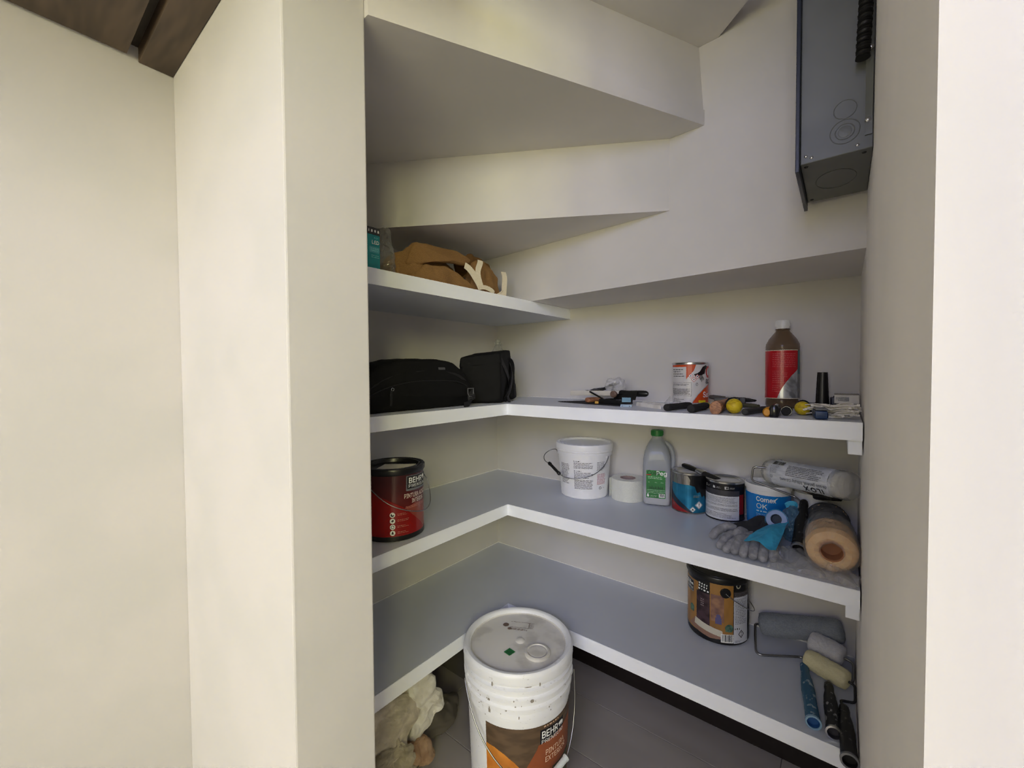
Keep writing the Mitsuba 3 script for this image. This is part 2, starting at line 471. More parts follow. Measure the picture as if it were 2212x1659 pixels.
def emblem(k, pk, w, h, u, v, name='logo', rot=0.0, small=True):
    """The paint maker's plate: black with a grey rim, bold letters, a bear and a second line."""
    plate = sbox(0, 0, w, h).buffer(-.002).buffer(.002)
    tr = lambda vf: shift(vf, u, v, rot)
    lg = part(k, name, pk.wrap(tr(tri2(plate)), .0004), GREYI, label='black paint maker plate with bear')
    part(lg, 'field', pk.wrap(tr(tri2(sbox(w * .035, h * .14, w * .965, h * .96))), .0007), BLACKI)
    t = text2('BEHR', h * .36, True)
    t = (t[0] * [w * .62 / t[0][:, 0].max(), 1] + [w * .07, h * .5], t[1])
    bb = tri2(affinity.translate(affinity.scale(bear(), w * .24, w * .24, origin=(0, 0)), w * .71, h * .56), .01)
    t2 = text2('PREMIUM', h * .2, False)
    t2 = (t2[0] * [w * .86 / t2[0][:, 0].max(), 1] + [w * .07, h * .22], t2[1])
    part(lg, 'lettering', pk.wrap(tr(t), .0011), WHITEI)
    part(lg, 'bear', pk.wrap(tr(bb), .0011), WHITEI)
    part(lg, 'lettering', pk.wrap(tr(t2), .0011), WHITEI)

# ---------------- big bucket on the floor
bk = thing('paint_bucket', 'large white plastic paint bucket with a brown and orange label standing on the floor', 'bucket')
SCUFF = mikit.proc(lambda p, n, uv: MIX(hexl('e6e8ec'), hexl('a9a8a8'), SS(.70, .78, FB(p.x * 130, p.y * 130, p.z * 170, 4)) * .35))
BUCKW = mat('bucket_white', SCUFF, .38)
LIDW = mat('bucket_lid', mikit.proc(lambda p, n, uv: MIX(hexl('d6d4cf'), hexl('a8a49c'), SS(.45, .8, FB(p.x * 22, p.y * 22, 3, 4)) * .5)), .45)
B = Pack(.521, -.527, 0, .132, .39, 0, .1455)
rb = lambda z: .132 + .0135 * z / .39
prof = [(0, .001), (rb(0) - .004, .001), (rb(0), .006), (rb(.272), .272), (rb(.272) + .004, .274), (rb(.28) + .004, .284), (rb(.29) + .001, .290), (rb(.30) + .001, .297), (rb(.3) + .0065, .300), (rb(.3) + .0065, .309), (rb(.31) + .001, .314), (rb(.325) + .001, .322),
        (rb(.325) + .0075, .325), (rb(.325) + .0075, .334), (rb(.34) + .001, .339), (rb(.348) + .001, .346), (rb(.35) + .007, .349), (rb(.35) + .007, .357), (rb(.36), .361), (rb(.37), .38), (rb(.37) - .003, .38), (rb(.37) - .003, .36), (.12, .03), (0, .03)]
part(bk, 'body', B.lathe(prof, 96), BUCKW, 40)
lidp = [(.1475, .368), (.1515, .3695), (.1525, .374), (.1525, .388), (.151, .395), (.147, .3985), (.141, .3985), (.136, .396), (.1325, .389)]
ld = part(bk, 'lid', B.lathe(lidp, 96), BUCKW, 40, label='white lid with raised rim')
part(ld, 'panel', B.lathe([(.1325, .389), (.130, .3865), (.115, .386), (.004, .387), (.0, .387)], 96), LIDW, 40, label='dusty sunken lid panel')
def on_lid(u, v, z=.3875):   # u to the viewer's right, v away from the viewer, from the lid's centre
    f = math.atan2(EYE[1] - B.cy, EYE[0] - B.cx)
    r_ = np.array([-math.sin(f), math.cos(f)]); a_ = -np.array([math.cos(f), math.sin(f)])
    q = np.array([B.cx, B.cy]) + r_ * u + a_ * v
    return np.array([q[0], q[1], z])
sp = on_lid(.052, -.052)
part(ld, 'spout_cap', lathe([(.0345, 0), (.034, .005), (.031, .0075), (.028, .0075), (.0265, .003), (.0245, .0025), (.0235, .006), (.021, .007), (.004, .0065), (0, .0065)], 48, sp[0], sp[1], .3862), LIDW, 40, label='round screw spout in the lid')
nb = on_lid(.006, .0)
part(ld, 'nub', lathe([(.014, 0), (.011, .003), (.006, .0045), (0, .005)], 24, nb[0], nb[1], .3865), LIDW, True)
PRINTB = mat('brown_print', '6a5a50', .6)
def lid_mesh(vf, z=.3879):
    v, f = vf
    return trimesh.Trimesh(np.array([on_lid(a, b, z) for a, b in v]), f, process=False)
pr = join2(tri2(sbox(-.035, .058, .035, .0592)), tri2(sbox(-.035, .084, .035, .0852)), tri2(sbox(.02, .058, .0212, .085)), bars(-.03, .018, .044, .056, .005, .0022, 5), bars(.021, .036, .062, .082, .005, .002, 6), tri2(Point(-.048, .066).buffer(.009)), tri2(Point(-.034, .05).buffer(.006)))
part(ld, 'print', lid_mesh(shift(pr, 0, 0, -.18)), PRINTB, label='faded brown print on the lid')
dm = Polygon([(0, -.016), (.016, 0), (0, .016), (-.016, 0)])
st = part(ld, 'sticker', lid_mesh(shift(tri2(dm), -.023, -.048)), GREENI, label='small green diamond sticker')
part(st, 'print', lid_mesh(shift(bars(-.008, .008, -.008, .008, .004, .0018, 9), -.023, -.048, .75), .3882), BLACKI)
part(bk, 'ear', along(lathe([(.016, 0), (.014, .006), (.008, .009), (0, .009)], 24), B.at(-.155, .325), B.at(-.155, .325, .03)), BUCKW, 40)
part(bk, 'ear', along(lathe([(.016, 0), (.014, .006), (.008, .009), (0, .009)], 24), B.at(.185, .325), B.at(.185, .325, .03)), BUCKW, 40)
BROWNL = mat('brown_label', mikit.proc(lambda p, n, uv: MIX(hexl('4d3d2e'), hexl('5f4c39'), SS(.3, .7, FB(p.x * 30, p.y * 30, p.z * 60)))), .4)
ORANGEL = mat('orange_label', mikit.proc(lambda p, n, uv: MIX(hexl('b86d22'), hexl('cf8533'), SS(.3, .7, FB(p.x * 20, p.y * 20, p.z * 20)))), .4)
RUSTL = mat('rust_label', '8a4a2a', .4)
lab = part(bk, 'label', B.wrap(tri2(sbox(-.0835, .03, .25, .2545)), .0006), BROWNL, label='brown and orange paper label')
part(lab, 'orange_field', B.wrap(tri2(Polygon([(-.0835, .03), (-.0835, .199), (-.06, .197), (-.035, .186), (-.01, .167), (.01, .145), (.03, .12), (.05, .09), (.06, .03)])), .0009), ORANGEL)
part(lab, 'rust_field', B.wrap(tri2(Polygon([(.012, .142), (.045, .196), (.048, .205), (.25, .235), (.25, .03), (.06, .03), (.05, .09), (.03, .12)])), .0009), RUSTL)
emblem(bk, B, .082, .05, .0495, .1945)
tx = shift(bars(0, .045, -.001, .005, .0045, .0035, 51, 0), .062, .2475)
tx1 = shift(text2('PINTURA', .0135, True, .8), .0665, .172)
tx2 = shift(text2('EXTERIOR', .0135, True, .8), .0655, .153)
PEACHI = mat('peach_ink', 'd8b39a', .5)
for t_ in (tx1, tx2): part(lab, 'lettering', B.wrap(t_, .0014), PEACHI)
part(lab, 'fine_print', B.wrap(tx, .0014), PEACHI, kind='stuff')
part(lab, 'picture', B.wrap(tri2(sbox(.09, .05, .17, .13)), .0012), mat('hedge_print', two('2c3a22', '4a4a36', 60), .5), label='printed garden picture')
SPOT = mat('drip', '8d8780', .6)
r = random.Random(11)
dr_ = [(-.0576, .3691, .0018, .006), (.0471, .3716, .0016, .005), (-.0674, .3251, .003, .003), (.0298, .3326, .0042, .0042), (-.0699, .2885, .0026, .009), (.0011, .2873, .0012, .004), (.0211, .3701, .008, .0011)]
for _ in range(26): dr_.append((r.uniform(-.12, .13), r.uniform(.276, .345), r.uniform(.0008, .0018), r.uniform(.0008, .0026)))
def spot(u, v, a, b):
    z_ = np.interp(v, [p[1] for p in prof[3:19]], [p[0] for p in prof[3:19]])
    if v > .362: z_ = .1525
    vf = tri2(affinity.translate(affinity.scale(Point(0, 0).buffer(1, 6), a, b), u, v))
    m = B.wrap(vf, 0)
    q = m.vertices.copy(); d = q[:, :2] - [B.cx, B.cy]; d /= np.linalg.norm(d, axis=1, keepdims=True)
    q[:, :2] = [B.cx, B.cy] + d * (z_ + .0012)
    return trimesh.Trimesh(q, m.faces, process=False)
part(bk, 'paint_spots', cat(*[spot(*d) for d in dr_]), SPOT, kind='stuff', label='grey brown paint specks')
eL, eR = B.at(-.155, .325, .012), B.at(.185, .325, .012)
gA, gB = B.at(.052, .128, .030), B.at(.112, .155, .026)
hp = np.vstack([spline([eL, B.at(-.115, .268, .016), B.at(-.075, .215, .02), B.at(-.02, .16, .026), B.at(.025, .13, .030), gA], 40), spline([gA, gB], 6)[1:], spline([gB, B.at(.145, .2, .022), B.at(.17, .26, .018), eR], 24)[1:]])
hd = part(bk, 'bail_handle', tube(hp, .0019, 10), WIRE, True, label='steel wire handle')
part(hd, 'grip', tube([gA + (gA - gB) * .02, gA, gA + (gB - gA) * .05, gA + (gB - gA) * .1, gA + (gB - gA) * .48, gA + (gB - gA) * .5, gA + (gB - gA) * .52, gA + (gB - gA) * .9, gB + (gA - gB) * .05, gB, gB + (gB - gA) * .02], [.006, .0085, .0085, .0075, .0075, .0082, .0075, .0075, .0088, .0088, .006], 16), mat('grip_white', 'c9cfce', .4), 40, label='pale plastic grip')

# ---------------- gallon cans
def gallon_shell(k, pk, body, black=True):
    R, h = pk.r, pk.h
    part(k, 'body', pk.lathe([(0, .0005), (R - .006, .0005), (R - .002, .002), (R, .006), (R, h - .010), (R + .0005, h - .008)], 96), body, 30)
    rim = [(R + .0005, h - .018), (R + .003, h - .016), (R + .0045, h - .012), (R + .0045, h - .003), (R + .002, h), (R - .004, h), (R - .006, h - .003), (R - .008, h - .003), (R - .009, h - .001), (R - .013, h - .001), (R - .015, h - .010), (.02, h - .010), (0, h - .010)]
    return part(k, 'lid', pk.lathe(rim, 96), BLACKP, 40, label='black rimmed lid')

rc = thing('paint_can', 'gallon paint can with red and maroon label, at the left of the middle shelf', 'paint can')
Rk = Pack(.2534, -.7424, Z2, .0815, .1905)
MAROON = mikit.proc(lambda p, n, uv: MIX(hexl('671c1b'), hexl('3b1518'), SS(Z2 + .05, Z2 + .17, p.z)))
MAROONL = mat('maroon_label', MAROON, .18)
REDL = mat('red_label', '86110d', .18)
ROSEL = mat('rose_label', '8a4237', .2)
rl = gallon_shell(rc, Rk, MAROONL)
part(rc, 'base_band', Rk.lathe([(.0818, .002), (.0822, .0035), (.0822, .0135), (.0819, .0145)], 96), BLACKP, 40, label='black band at the foot')
part(rc, 'red_field', Rk.wrap(tri2(Polygon([(-.12, .0145), (-.12, .150), (-.0565, .1286), (-.0177, .1123), (.023, .0899), (.0494, .0655), (.0758, .0424), (.1, .0195), (.105, .0145)])), .0003), REDL, label='red lower field')
part(rc, 'rose_field', Rk.wrap(tri2(Polygon([(.03, .0855), (.06, .094), (.10, .092), (.13, .085), (.13, .02), (.1, .0195), (.0758, .0424), (.0494, .0655)])), .0003), ROSEL, label='pale rose field')
emblem(rc, Rk, .082, .040, .0325, .129, rot=-.02)
tx0 = shift(bars(0, .034, -.001, .004, .0036, .0028, 52, 0), .058, .1765)
tx1 = shift(text2('PINTURA ACRÍLICA', .0115, True, .66), .0262, .1105)
tx2 = shift(text2('INTERIOR', .0105, True, .66), .0486, .096)
fp = bars(.03, .10, .082, .091, .0035, .0011, 4, .2)
fq = join2(*[bars(.0085, .04, z - .004, z + .005, .0036, .0011, 20 + i, .35) for i, z in enumerate((.0716, .0559, .0402, .0244))])
PINKI = mat('pink_ink', 'd9c6c0', .5)
for t_ in (tx1, tx2): part(rc, 'lettering', Rk.wrap(t_, .0008), PINKI)
part(rc, 'fine_print', Rk.wrap(tx0, .0008), PINKI, kind='stuff')
part(rc, 'fine_print', Rk.wrap(join2(fp, fq), .0008), mat('rose_ink', 'b98479', .5), kind='stuff')
for i, z in enumerate((.0716, .0559, .0402, .0244)):
    ic = part(rc, 'icon', Rk.wrap(tri2(Point(-.0036, z).buffer(.0068)), .0006), WHITEI, label='round white icon')
    sym = [Point(-.0036, z).buffer(.0042).difference(Point(-.0025, z + .002).buffer(.0026)), Polygon([(-.007, z), (-.002, z + .004), (.0, z), (-.004, z - .003)]), Point(-.0036, z).buffer(.0044).difference(Point(-.0036, z).buffer(.003)), sbox(-.006, z - .003, -.001, z + .001).union(sbox(-.0048, z + .001, -.0022, z + .0042))][i]
    part(ic, 'symbol', Rk.wrap(tri2(sym), .0009), BLACKI)
pl = part(rl, 'paper_note', moved(prism([(-.052, -.03), (.045, -.042), (.056, .018), (-.03, .035)], 0, .0006), (Rk.cx + .004, Rk.cy + .004, Z2 + .1808), .9), PAPER, label='paper sticker on the lid')
hp = spline([Rk.at(-.085, .15, .006), Rk.at(-.0563, .1396, .007), Rk.at(-.0296, .1183, .010), Rk.at(-.0005, .098, .014), Rk.at(.0291, .084, .018), Rk.at(.0496, .077, .021), Rk.at(.075, .074, .023), Rk.at(.100, .085, .022), Rk.at(.122, .110, .017), Rk.at(.135, .140, .010), Rk.at(.142, .150, .004)], 60)
part(rc, 'bail_handle', tube(hp, .0012, 8), WIRE, True, label='thin wire handle')
part(rc, 'handle_ear', along(lathe([(.012, 0), (.010, .004), (0, .005)], 20), Rk.at(-.087, .150, -.002), Rk.at(-.087, .150, .02)), BLACKP, 40)
part(rc, 'handle_ear', along(lathe([(.012, 0), (.010, .004), (0, .005)], 20), Rk.at(.142, .150, -.002), Rk.at(.142, .150, .02)), BLACKP, 40)

gc = thing('paint_can', 'gallon can with a brown house picture, on the lowest shelf', 'paint can')
G = Pack(.9406, -.0864, Z1, .0829, .191)
gl = gallon_shell(gc, G, BLACKP)
OCHRE = mat('ochre_print', two('87602f', '9c7138', 40, sz=.3), .35)
part(gc, 'ochre_field', G.wrap(tri2(sbox(-.125, .02, -.0545, .163)), .0003), OCHRE, label='golden brown wall print')
part(gc, 'ochre_field', G.wrap(tri2(sbox(-.0205, .03, .041, .180)), .0003), OCHRE)
part(gc, 'door_print', G.wrap(tri2(sbox(-.060, .050, -.0205, .138)), .0005), mat('door_print', two('2b1d20', '46323a', 50), .35), label='dark door in the picture')
part(gc, 'window_print', G.wrap(tri2(sbox(-.018, .066, .016, .142)), .0006), mat('plum_print', two('6a4a48', '9a7358', 45), .35))
step = join2(tri2(Polygon([(-.068, .036), (-.064, .056), (.012, .042), (.0145, .0235)])), )
part(gc, 'steps_print', G.wrap(step, .0006), mat('step_print', 'c6c1b2', .4))
part(gc, 'terrace_print', G.wrap(join2(tri2(Polygon([(-.09, .026), (-.066, .053), (.0145, .036), (.0145, .018), (-.02, .014)]))), .00045), mat('terrace_print', '8a6a5a', .4))
TEALP = mat('teal_print', two('38554a', '5b7a66', 120), .4)
part(gc, 'plant_print', G.wrap(tri2(Point(-.078, .078).buffer(.009).union(sbox(-.086, .066, -.07, .076))), .0008), TEALP)
part(gc, 'plant_print', G.wrap(tri2(Point(.030, .052).buffer(.011).union(sbox(.02, .042, .038, .052))), .0008), TEALP)
part(gc, 'pot_print', G.wrap(join2(tri2(sbox(-.006, .06, .010, .078)), tri2(Point(.002, .082).buffer(.006))), .0008), mat('pot_print', '56527e', .4))
part(gc, 'text_panel', G.wrap(tri2(sbox(.0425, .008, .094, .140)), .0003), mat('panel_grey', 'c3c5cc', .35), label='white text panel')
part(gc, 'dark_panel', G.wrap(tri2(sbox(.0425, .1405, .094, .155)), .0004), mat('panel_dark', '3a3330', .4))
part(gc, 'fine_print', G.wrap(join2(bars(.046, .088, .062, .137, .0046, .0014, 30), bars(.044, .088, .142, .154, .004, .0013, 31), bars(.046, .07, .012, .018, .003, .001, 33)), .0007), GREYI, kind='stuff')
part(gc, 'bold_print', G.wrap(shift(join2(bars(0, .027, -.001, .006, .006, .0046, 301, .02), bars(0, .028, -.009, -.002, .006, .0046, 302, .02), bars(-.001, .030, -.0175, -.0105, .006, .0046, 303, .02)), -.0525, .160, -.06), .0006), WHITEI, kind='stuff')
part(gc, 'column_print', G.wrap(bars(-.047, -.036, .095, .122, .006, .003, 37, .1), .0008), mat('dim_ink', 'a89a98', .5))
part(gc, 'size_print', G.wrap(bars(.0455, .062, .047, .0535, .006, .005, 304, 0), .0007), BLACKI, kind='stuff')
part(gc, 'seal_print', G.wrap(tri2(Point(.056, .171).buffer(.007).difference(Point(.056, .171).buffer(.004))), .0005), mat('cream_ink', 'b8b49c', .5))
bc = part(gc, 'barcode_panel', G.wrap(tri2(sbox(.0085, .010, .0415, .034)), .0008), WHITEI, label='barcode')
part(bc, 'bars', G.wrap(barcode(.011, .039, .013, .033, 5), .0011), BLACKI)
dmd = Polygon([(.066, .022), (.076, .034), (.066, .046), (.056, .034)])
part(gc, 'warning_mark', G.wrap(join2(tri2(dmd.difference(dmd.buffer(-.0022, join_style=2))), tri2(sbox(.0652, .031, .0668, .040)), tri2(Point(.066, .028).buffer(.0011))), .0008), mat('mark_brown', '4b4548', .5))
emblem(gc, G, .040, .034, -.112, .124, 'maker_plate')
ear = part(gc, 'handle_ear', along(lathe([(.0140, 0), (.0138, .003), (.0125, .0042), (0, .0048)], 28), G.at(.0196, .1514, -.001), G.at(.0196, .1514, .03)), BLACKP, 40, label='round black handle boss')
hp = spline([G.at(.0196, .1514, .004), G.at(.03, .143, .008), G.at(.055, .124, .010), G.at(.085, .103, .012), G.at(.115, .088, .013), G.at(.17, .085, .012), G.at(.23, .12, .010), G.at(.28, .1514, .004)], 50)
part(gc, 'bail_handle', tube(hp, .0011, 8), WIRE, True, label='thin wire handle')

# ---------------- white pail with a snap lid
pa = thing('pail', 'small white plastic pail with lid and black handle grip on the middle shelf', 'pail')
P_ = Pack(.4982, -.0963 - .004, Z2, .0826, .19, 0, .0955)
rp = lambda z: .0826 + (.0955 - .0826) * z / .19
part(pa, 'body', P_.lathe([(0, .001), (rp(0) - .004, .001), (rp(0), .005), (rp(.148), .148), (rp(.15) + .004, .1485), (rp(.15) + .0045, .158), (rp(.16) + .001, .1605), (rp(.175), .175)], 80), WHITEP, 40)
part(pa, 'lid', P_.lathe([(rp(.17) + .001, .1615), (rp(.17) + .0055, .163), (rp(.17) + .006, .166), (rp(.17) + .0045, .1685), (rp(.17) + .0065, .170), (rp(.18) + .0065, .185), (rp(.18) + .004, .1895), (rp(.18) - .001, .191), (rp(.18) - .006, .190), (rp(.18) - .009, .184), (rp(.18) - .012, .183), (.01, .183), (0, .183)], 80), WHITEP, 40, label='white snap lid')
for i in range(28):
    a0 = 2 * math.pi * i / 28
    rr = rp(.18) - .0035
    m = bx(-.0016, .0016, -.0028, .0028, .1895, .1918, .0006)
    part(pa, 'lid_tab', moved(m, (P_.cx + rr * math.cos(a0), P_.cy + rr * math.sin(a0), Z2), a0), WHITEP)
part(pa, 'fine_print', P_.wrap(join2(bars(-.0335, .0275, .106, .132, .0045, .0018, 41), bars(-.0335, .0285, .075, .098, .0045, .0018, 42), bars(-.033, .0285, .036, .072, .0042, .0018, 43, .1), bars(-.088, -.05, .050, .124, .0048, .002, 44), bars(.041, .073, .098, .1335, .0045, .0018, 45)), .0005), mat('print_dark', '55565e', .5), kind='stuff')
part(pa, 'red_print', P_.wrap(bars(.043, .079, .050, .092, .0048, .002, 46, .2), .0005), mat('print_red', 'a8636b', .5), kind='stuff')
PDARK2 = mat('print_dark2', '4c4d56', .5)
part(pa, 'bold_print', P_.wrap(join2(bars(-.0335, -.012, .132, .1385, .006, .0034, 311, 0), bars(-.0335, -.010, .098, .1045, .006, .0034, 312, 0), bars(-.033, -.018, .0715, .0775, .006, .0034, 313, 0), bars(.063, .075, .037, .044, .006, .0042, 314, 0)), .0005), PDARK2, kind='stuff')
part(pa, 'recycling_mark', P_.wrap(tri2(Point(.056, .040).buffer(.005).difference(Point(.056, .040).buffer(.0035))), .0005), PDARK2)
eL, eR = P_.at(-.135, .150, .006), P_.at(.082, .148, .006)
part(pa, 'handle_lug', along(lathe([(.007, 0), (.006, .005), (0, .006)], 16), P_.at(.082, .148, -.001), P_.at(.082, .148, .02)), WHITEP, 40)
part(pa, 'handle_lug', along(lathe([(.007, 0), (.006, .005), (0, .006)], 16), P_.at(-.135, .148, -.001), P_.at(-.135, .148, .02)), WHITEP, 40)
g0, g1 = np.array([.4045, -.190, Z2 + .1150]), np.array([.4700, -.222, Z2 + .0895])
hp = np.vstack([spline([eL, np.array([.3765, -.128, Z2 + .150]), np.array([.362, -.150, Z2 + .136]), np.array([.372, -.172, Z2 + .122]), g0], 30), [g1], spline([g1, P_.at(.0, .085, .028), P_.at(.03, .100, .022), P_.at(.055, .120, .016), eR], 26)])
hd = part(pa, 'bail_handle', tube(hp, .0013, 8), WIRE, True, label='wire handle')
part(hd, 'grip', tube([g0 + (g1 - g0) * t for t in (0, .02, .04, .14, .16, .5, .84, .86, .97, 1)], [.003, .0055, .0062, .0062, .005, .0052, .005, .0062, .0062, .004], 14), BLACKP, 40, label='black grip')

# ---------------- roll of mesh tape
tr_ = thing('tape_roll', 'thick roll of white mesh tape beside the white pail', 'tape')
MESHT = mat('mesh_tape', mikit.proc(lambda p, n, uv: MIX(hexl('dcddd6'), hexl('d0d3ca'), SS(.4, .6, N(p.x * 900, p.y * 700, p.z * 700)))), .35)
def trx(prof): return lathe(prof, 72, .6465, -.0604, Z2)
part(tr_, 'tape', trx([(.027, .0005), (.055, .0005), (.056, .002), (.056, .070), (.0545, .0718), (.028, .0718), (.0265, .0716)]), MESHT, 40)
part(tr_, 'core', trx([(.0235, .0008), (.0265, .0008), (.0265, .0722), (.0235, .0722), (.0235, .0008)]), mat('cardboard_core', 'a08c86', .8), 40, label='cardboard core')
part(tr_, 'loose_end', sheet(lambda u, v: np.stack([.6465 + (.0568 + .006 * u ** 2) * np.cos(-2.75 - .35 * (1 - u)), -.0604 + (.0568 + .006 * u ** 2) * np.sin(-2.75 - .35 * (1 - u)), Z2 + .002 + .066 * v], -1), 8, 4, .0004), MESHT)

# ---------------- translucent jug
def ring_sq(cx, cy, z, hw, hd_, p, rot, n=48):
    a = np.linspace(0, 2 * np.pi, n, endpoint=False)
    c, s = np.cos(a), np.sin(a)
    x = hw * np.sign(c) * np.abs(c) ** (2 / p); y = hd_ * np.sign(s) * np.abs(s) ** (2 / p)
    return np.stack([cx + x * math.cos(rot) - y * math.sin(rot), cy + x * math.sin(rot) + y * math.cos(rot), np.full(n, z)], 1)
def loft(rings, cap=True):
    n = len(rings[0]); v = np.vstack(rings); f = []
    for i in range(len(rings) - 1):
        for j in range(n):
            k = (j + 1) % n
            f += [(i * n + j, i * n + k, (i + 1) * n + k), (i * n + j, (i + 1) * n + k, (i + 1) * n + j)]
    if cap:
        v = np.vstack([v, rings[0].mean(0), rings[-1].mean(0)]); L = (len(rings) - 1) * n
        for j in range(n):
            k = (j + 1) % n
            f += [(len(v) - 2, k, j), (len(v) - 1, L + j, L + k)]
    return trimesh.Trimesh(v, np.array(f), process=False)

def film(name, weight, col, rough=.35, tint=(1, 1, 1)):
    """Thin plastic film: partly milky."""
    scene['mat_' + name] = {'type': 'blendbsdf', 'weight': weight, 'a': {'type': 'thindielectric', 'int_ior': 1.49, 'specular_transmittance': {'type': 'rgb', 'value': list(tint)}},
                            'b': {'type': 'twosided', 'bsdf': {'type': 'principled', 'base_color': {'type': 'rgb', 'value': hexl(col)}, 'roughness': rough, 'specular': .5}}}
    return 'mat_' + name
jg = thing('jug', 'translucent plastic jug with green label and green cap on the middle shelf', 'jug')
JX, JY, JROT = .7446, -.0505, math.radians(16)
HDPE = film('hdpe', .55, 'b4bac3', .4)
lv = [(.002, .036, 5), (.006, .0415, 6), (.018, .043, 7), (.075, .0435, 8), (.125, .0435, 8), (.150, .0425, 6), (.172, .039, 5), (.190, .033, 4), (.205, .0255, 3), (.214, .0195, 2.4), (.219, .0165, 2), (.227, .0165, 2)]
part(jg, 'body', loft([ring_sq(JX, JY, Z2 + z, w, w, p, JROT) for z, w, p in lv]), HDPE, 40)
part(jg, 'content', loft([ring_sq(JX, JY, Z2 + z, w - .0012, w - .0012, p, JROT) for z, w, p in ((.0035, .0365, 5), (.007, .041, 6), (.018, .0424, 7), (.056, .0428, 8), (.058, .04, 6))]), mat('white_powder', 'e6e2e0', .8), 40, label='white content in the lower part')
hj = lambda u, v, z: np.array([JX + u * math.cos(JROT) - v * math.sin(JROT), JY + u * math.sin(JROT) + v * math.cos(JROT), Z2 + z])
part(jg, 'handle', tube(spline([hj(.020, .006, .205), hj(.036, .004, .196), hj(.0475, .002, .175), hj(.0505, 0, .15), hj(.046, 0, .118)], 24), [.006] + [.0075] * 22 + [.006], 12), HDPE, True, label='hollow handle on the right shoulder')
part(jg, 'cap', lathe([(.0165, .2255), (.0185, .226), (.019, .228), (.019, .243), (.0175, .2455), (.004, .246), (0, .246)], 40, JX, JY, Z2), mat('green_cap', '2c7a40', .35), 40, label='green screw cap')
part(jg, 'cap_ridges', cat(*[moved(bx(-.0005, .0005, -.0008, .0008, .229, .242), (JX + .0192 * math.cos(a), JY + .0192 * math.sin(a), Z2), a + math.pi / 2) for a in np.linspace(0, 2 * math.pi, 40, endpoint=False)]), 'mat_green_cap', kind='stuff')
# label on the face towards the viewer's left
LG = mat('green_label', mikit.proc(lambda p, n, uv: MIX(hexl('1f6e34'), hexl('2b8440'), SS(Z2 + .05, Z2 + .12, p.z))), .35)
def jface(vf, off):
    v, f = vf
    return trimesh.Trimesh(np.array([hj(a, -.0436 - off, b) for a, b in v]), f, process=False)
jl = part(jg, 'label', jface(tri2(sbox(-.031, .028, .028, .118).buffer(-.002).buffer(.002)), .0004), LG, label='green paper label')
part(jl, 'lettering', jface(shift(text2('Peg', .0135, True), -.001, .103), .0008), WHITEI)
part(jl, 'lettering', jface(shift(text2('Cola', .0125, True), -.029, .1045), .0008), mat('dark_green_ink', '154a24', .5))
part(jl, 'red_flash', jface(tri2(sbox(-.031, .1015, -.016, .1045)), .0008), REDI)
part(jl, 'fine_print', jface(join2(bars(-.026, .02, .088, .100, .0045, .0018, 61), bars(-.025, -.017, .073, .084, .006, .002, 62), bars(-.004, .004, .073, .084, .006, .002, 63), bars(.014, .024, .073, .084, .006, .002, 64), tri2(sbox(-.03, .0535, .027, .0545)), tri2(sbox(-.03, .0485, .027, .0495)), tri2(sbox(-.03, .0435, .027, .0445)), bars(-.018, .004, .030, .038, .003, .001, 65)), .0008), mat('pale_green_ink', 'b5d2b8', .5), kind='stuff')
part(jl, 'tree_print', jface(join2(*[tri2(Polygon([(x, .058), (x + .006, .058), (x + .003, .058 + h_)])) for x, h_ in ((-.022, .008), (-.016, .011), (-.010, .007), (-.004, .010), (.003, .012), (.009, .008), (.015, .010))]), .0009), 'mat_dark_green_ink', kind='stuff')
jb = part(jl, 'barcode_panel', jface(tri2(sbox(.008, .031, .0255, .0425)), .0008), WHITEI)
part(jl, 'bars', jface(barcode(.010, .024, .033, .042, 8), .0012), BLACKI, kind='stuff')
part(jl, 'drop_mark', jface(tri2(Point(-.0255, .034).buffer(.0032).union(Polygon([(-.0285, .035), (-.0255, .044), (-.0225, .035)]))), .0009), WHITEI)

# ---------------- quart cans
def quart_shell(k, pk, body_mat, steel_from=None):
    R, h = pk.r, pk.h
    part(k, 'body', pk.lathe([(0, .002), (R - .005, .002), (R - .003, .0005), (R + .0012, .001), (R + .0014, .003), (R, .0042), (R, h - .006), (R + .0006, h - .0055)], 80), body_mat, 30)
    part(k, 'lid', pk.lathe([(R + .0006, h - .007), (R + .0022, h - .0055), (R + .0022, h - .001), (R + .001, h), (R - .002, h), (R - .0035, h - .0015), (R - .0042, h - .004), (R - .0065, h - .004), (R - .0075, h - .0015), (R - .010, h - .001), (R - .0115, h - .003), (R - .013, h - .0045), (.01, h - .0042), (0, h - .0042)], 80), CHROME, 40, label='steel lid')
STEELB = mat('steel_dull', mikit.proc(lambda p, n, uv: MIX(hexl('a6a5a4'), hexl('86827e'), SS(.4, .7, FB(p.x * 120, p.y * 120, p.z * 30)))), .32, metal=.9)
bl = thing('paint_can', 'small steel can with a blue, navy and red label and black drips', 'paint can')
BL = Pack(.8485, -.054, Z2, .0502, .1255)
quart_shell(bl, BL, STEELB)
BLUE_L = mat('metal_blue', mikit.proc(lambda p, n, uv: MIX(hexl('1f6f96'), hexl('2b86ad'), SS(.3, .7, FB(p.x * 30, p.y * 30, p.z * 30)))), .25, metal=.55)
part(bl, 'blue_label', BL.wrap(tri2(sbox(-.125, .0045, .125, .0895)), .0003), BLUE_L, label='metallic blue label')
part(bl, 'navy_stripe', BL.wrap(tri2(Polygon([(-.125, .0896), (-.105, .088), (-.0661, .0616), (-.0141, .0266), (.0095, .0046), (-.02, .0046), (-.07, .036), (-.125, .050)])), .0006), mat('navy_label', '1b2736', .3), label='navy diagonal stripe')
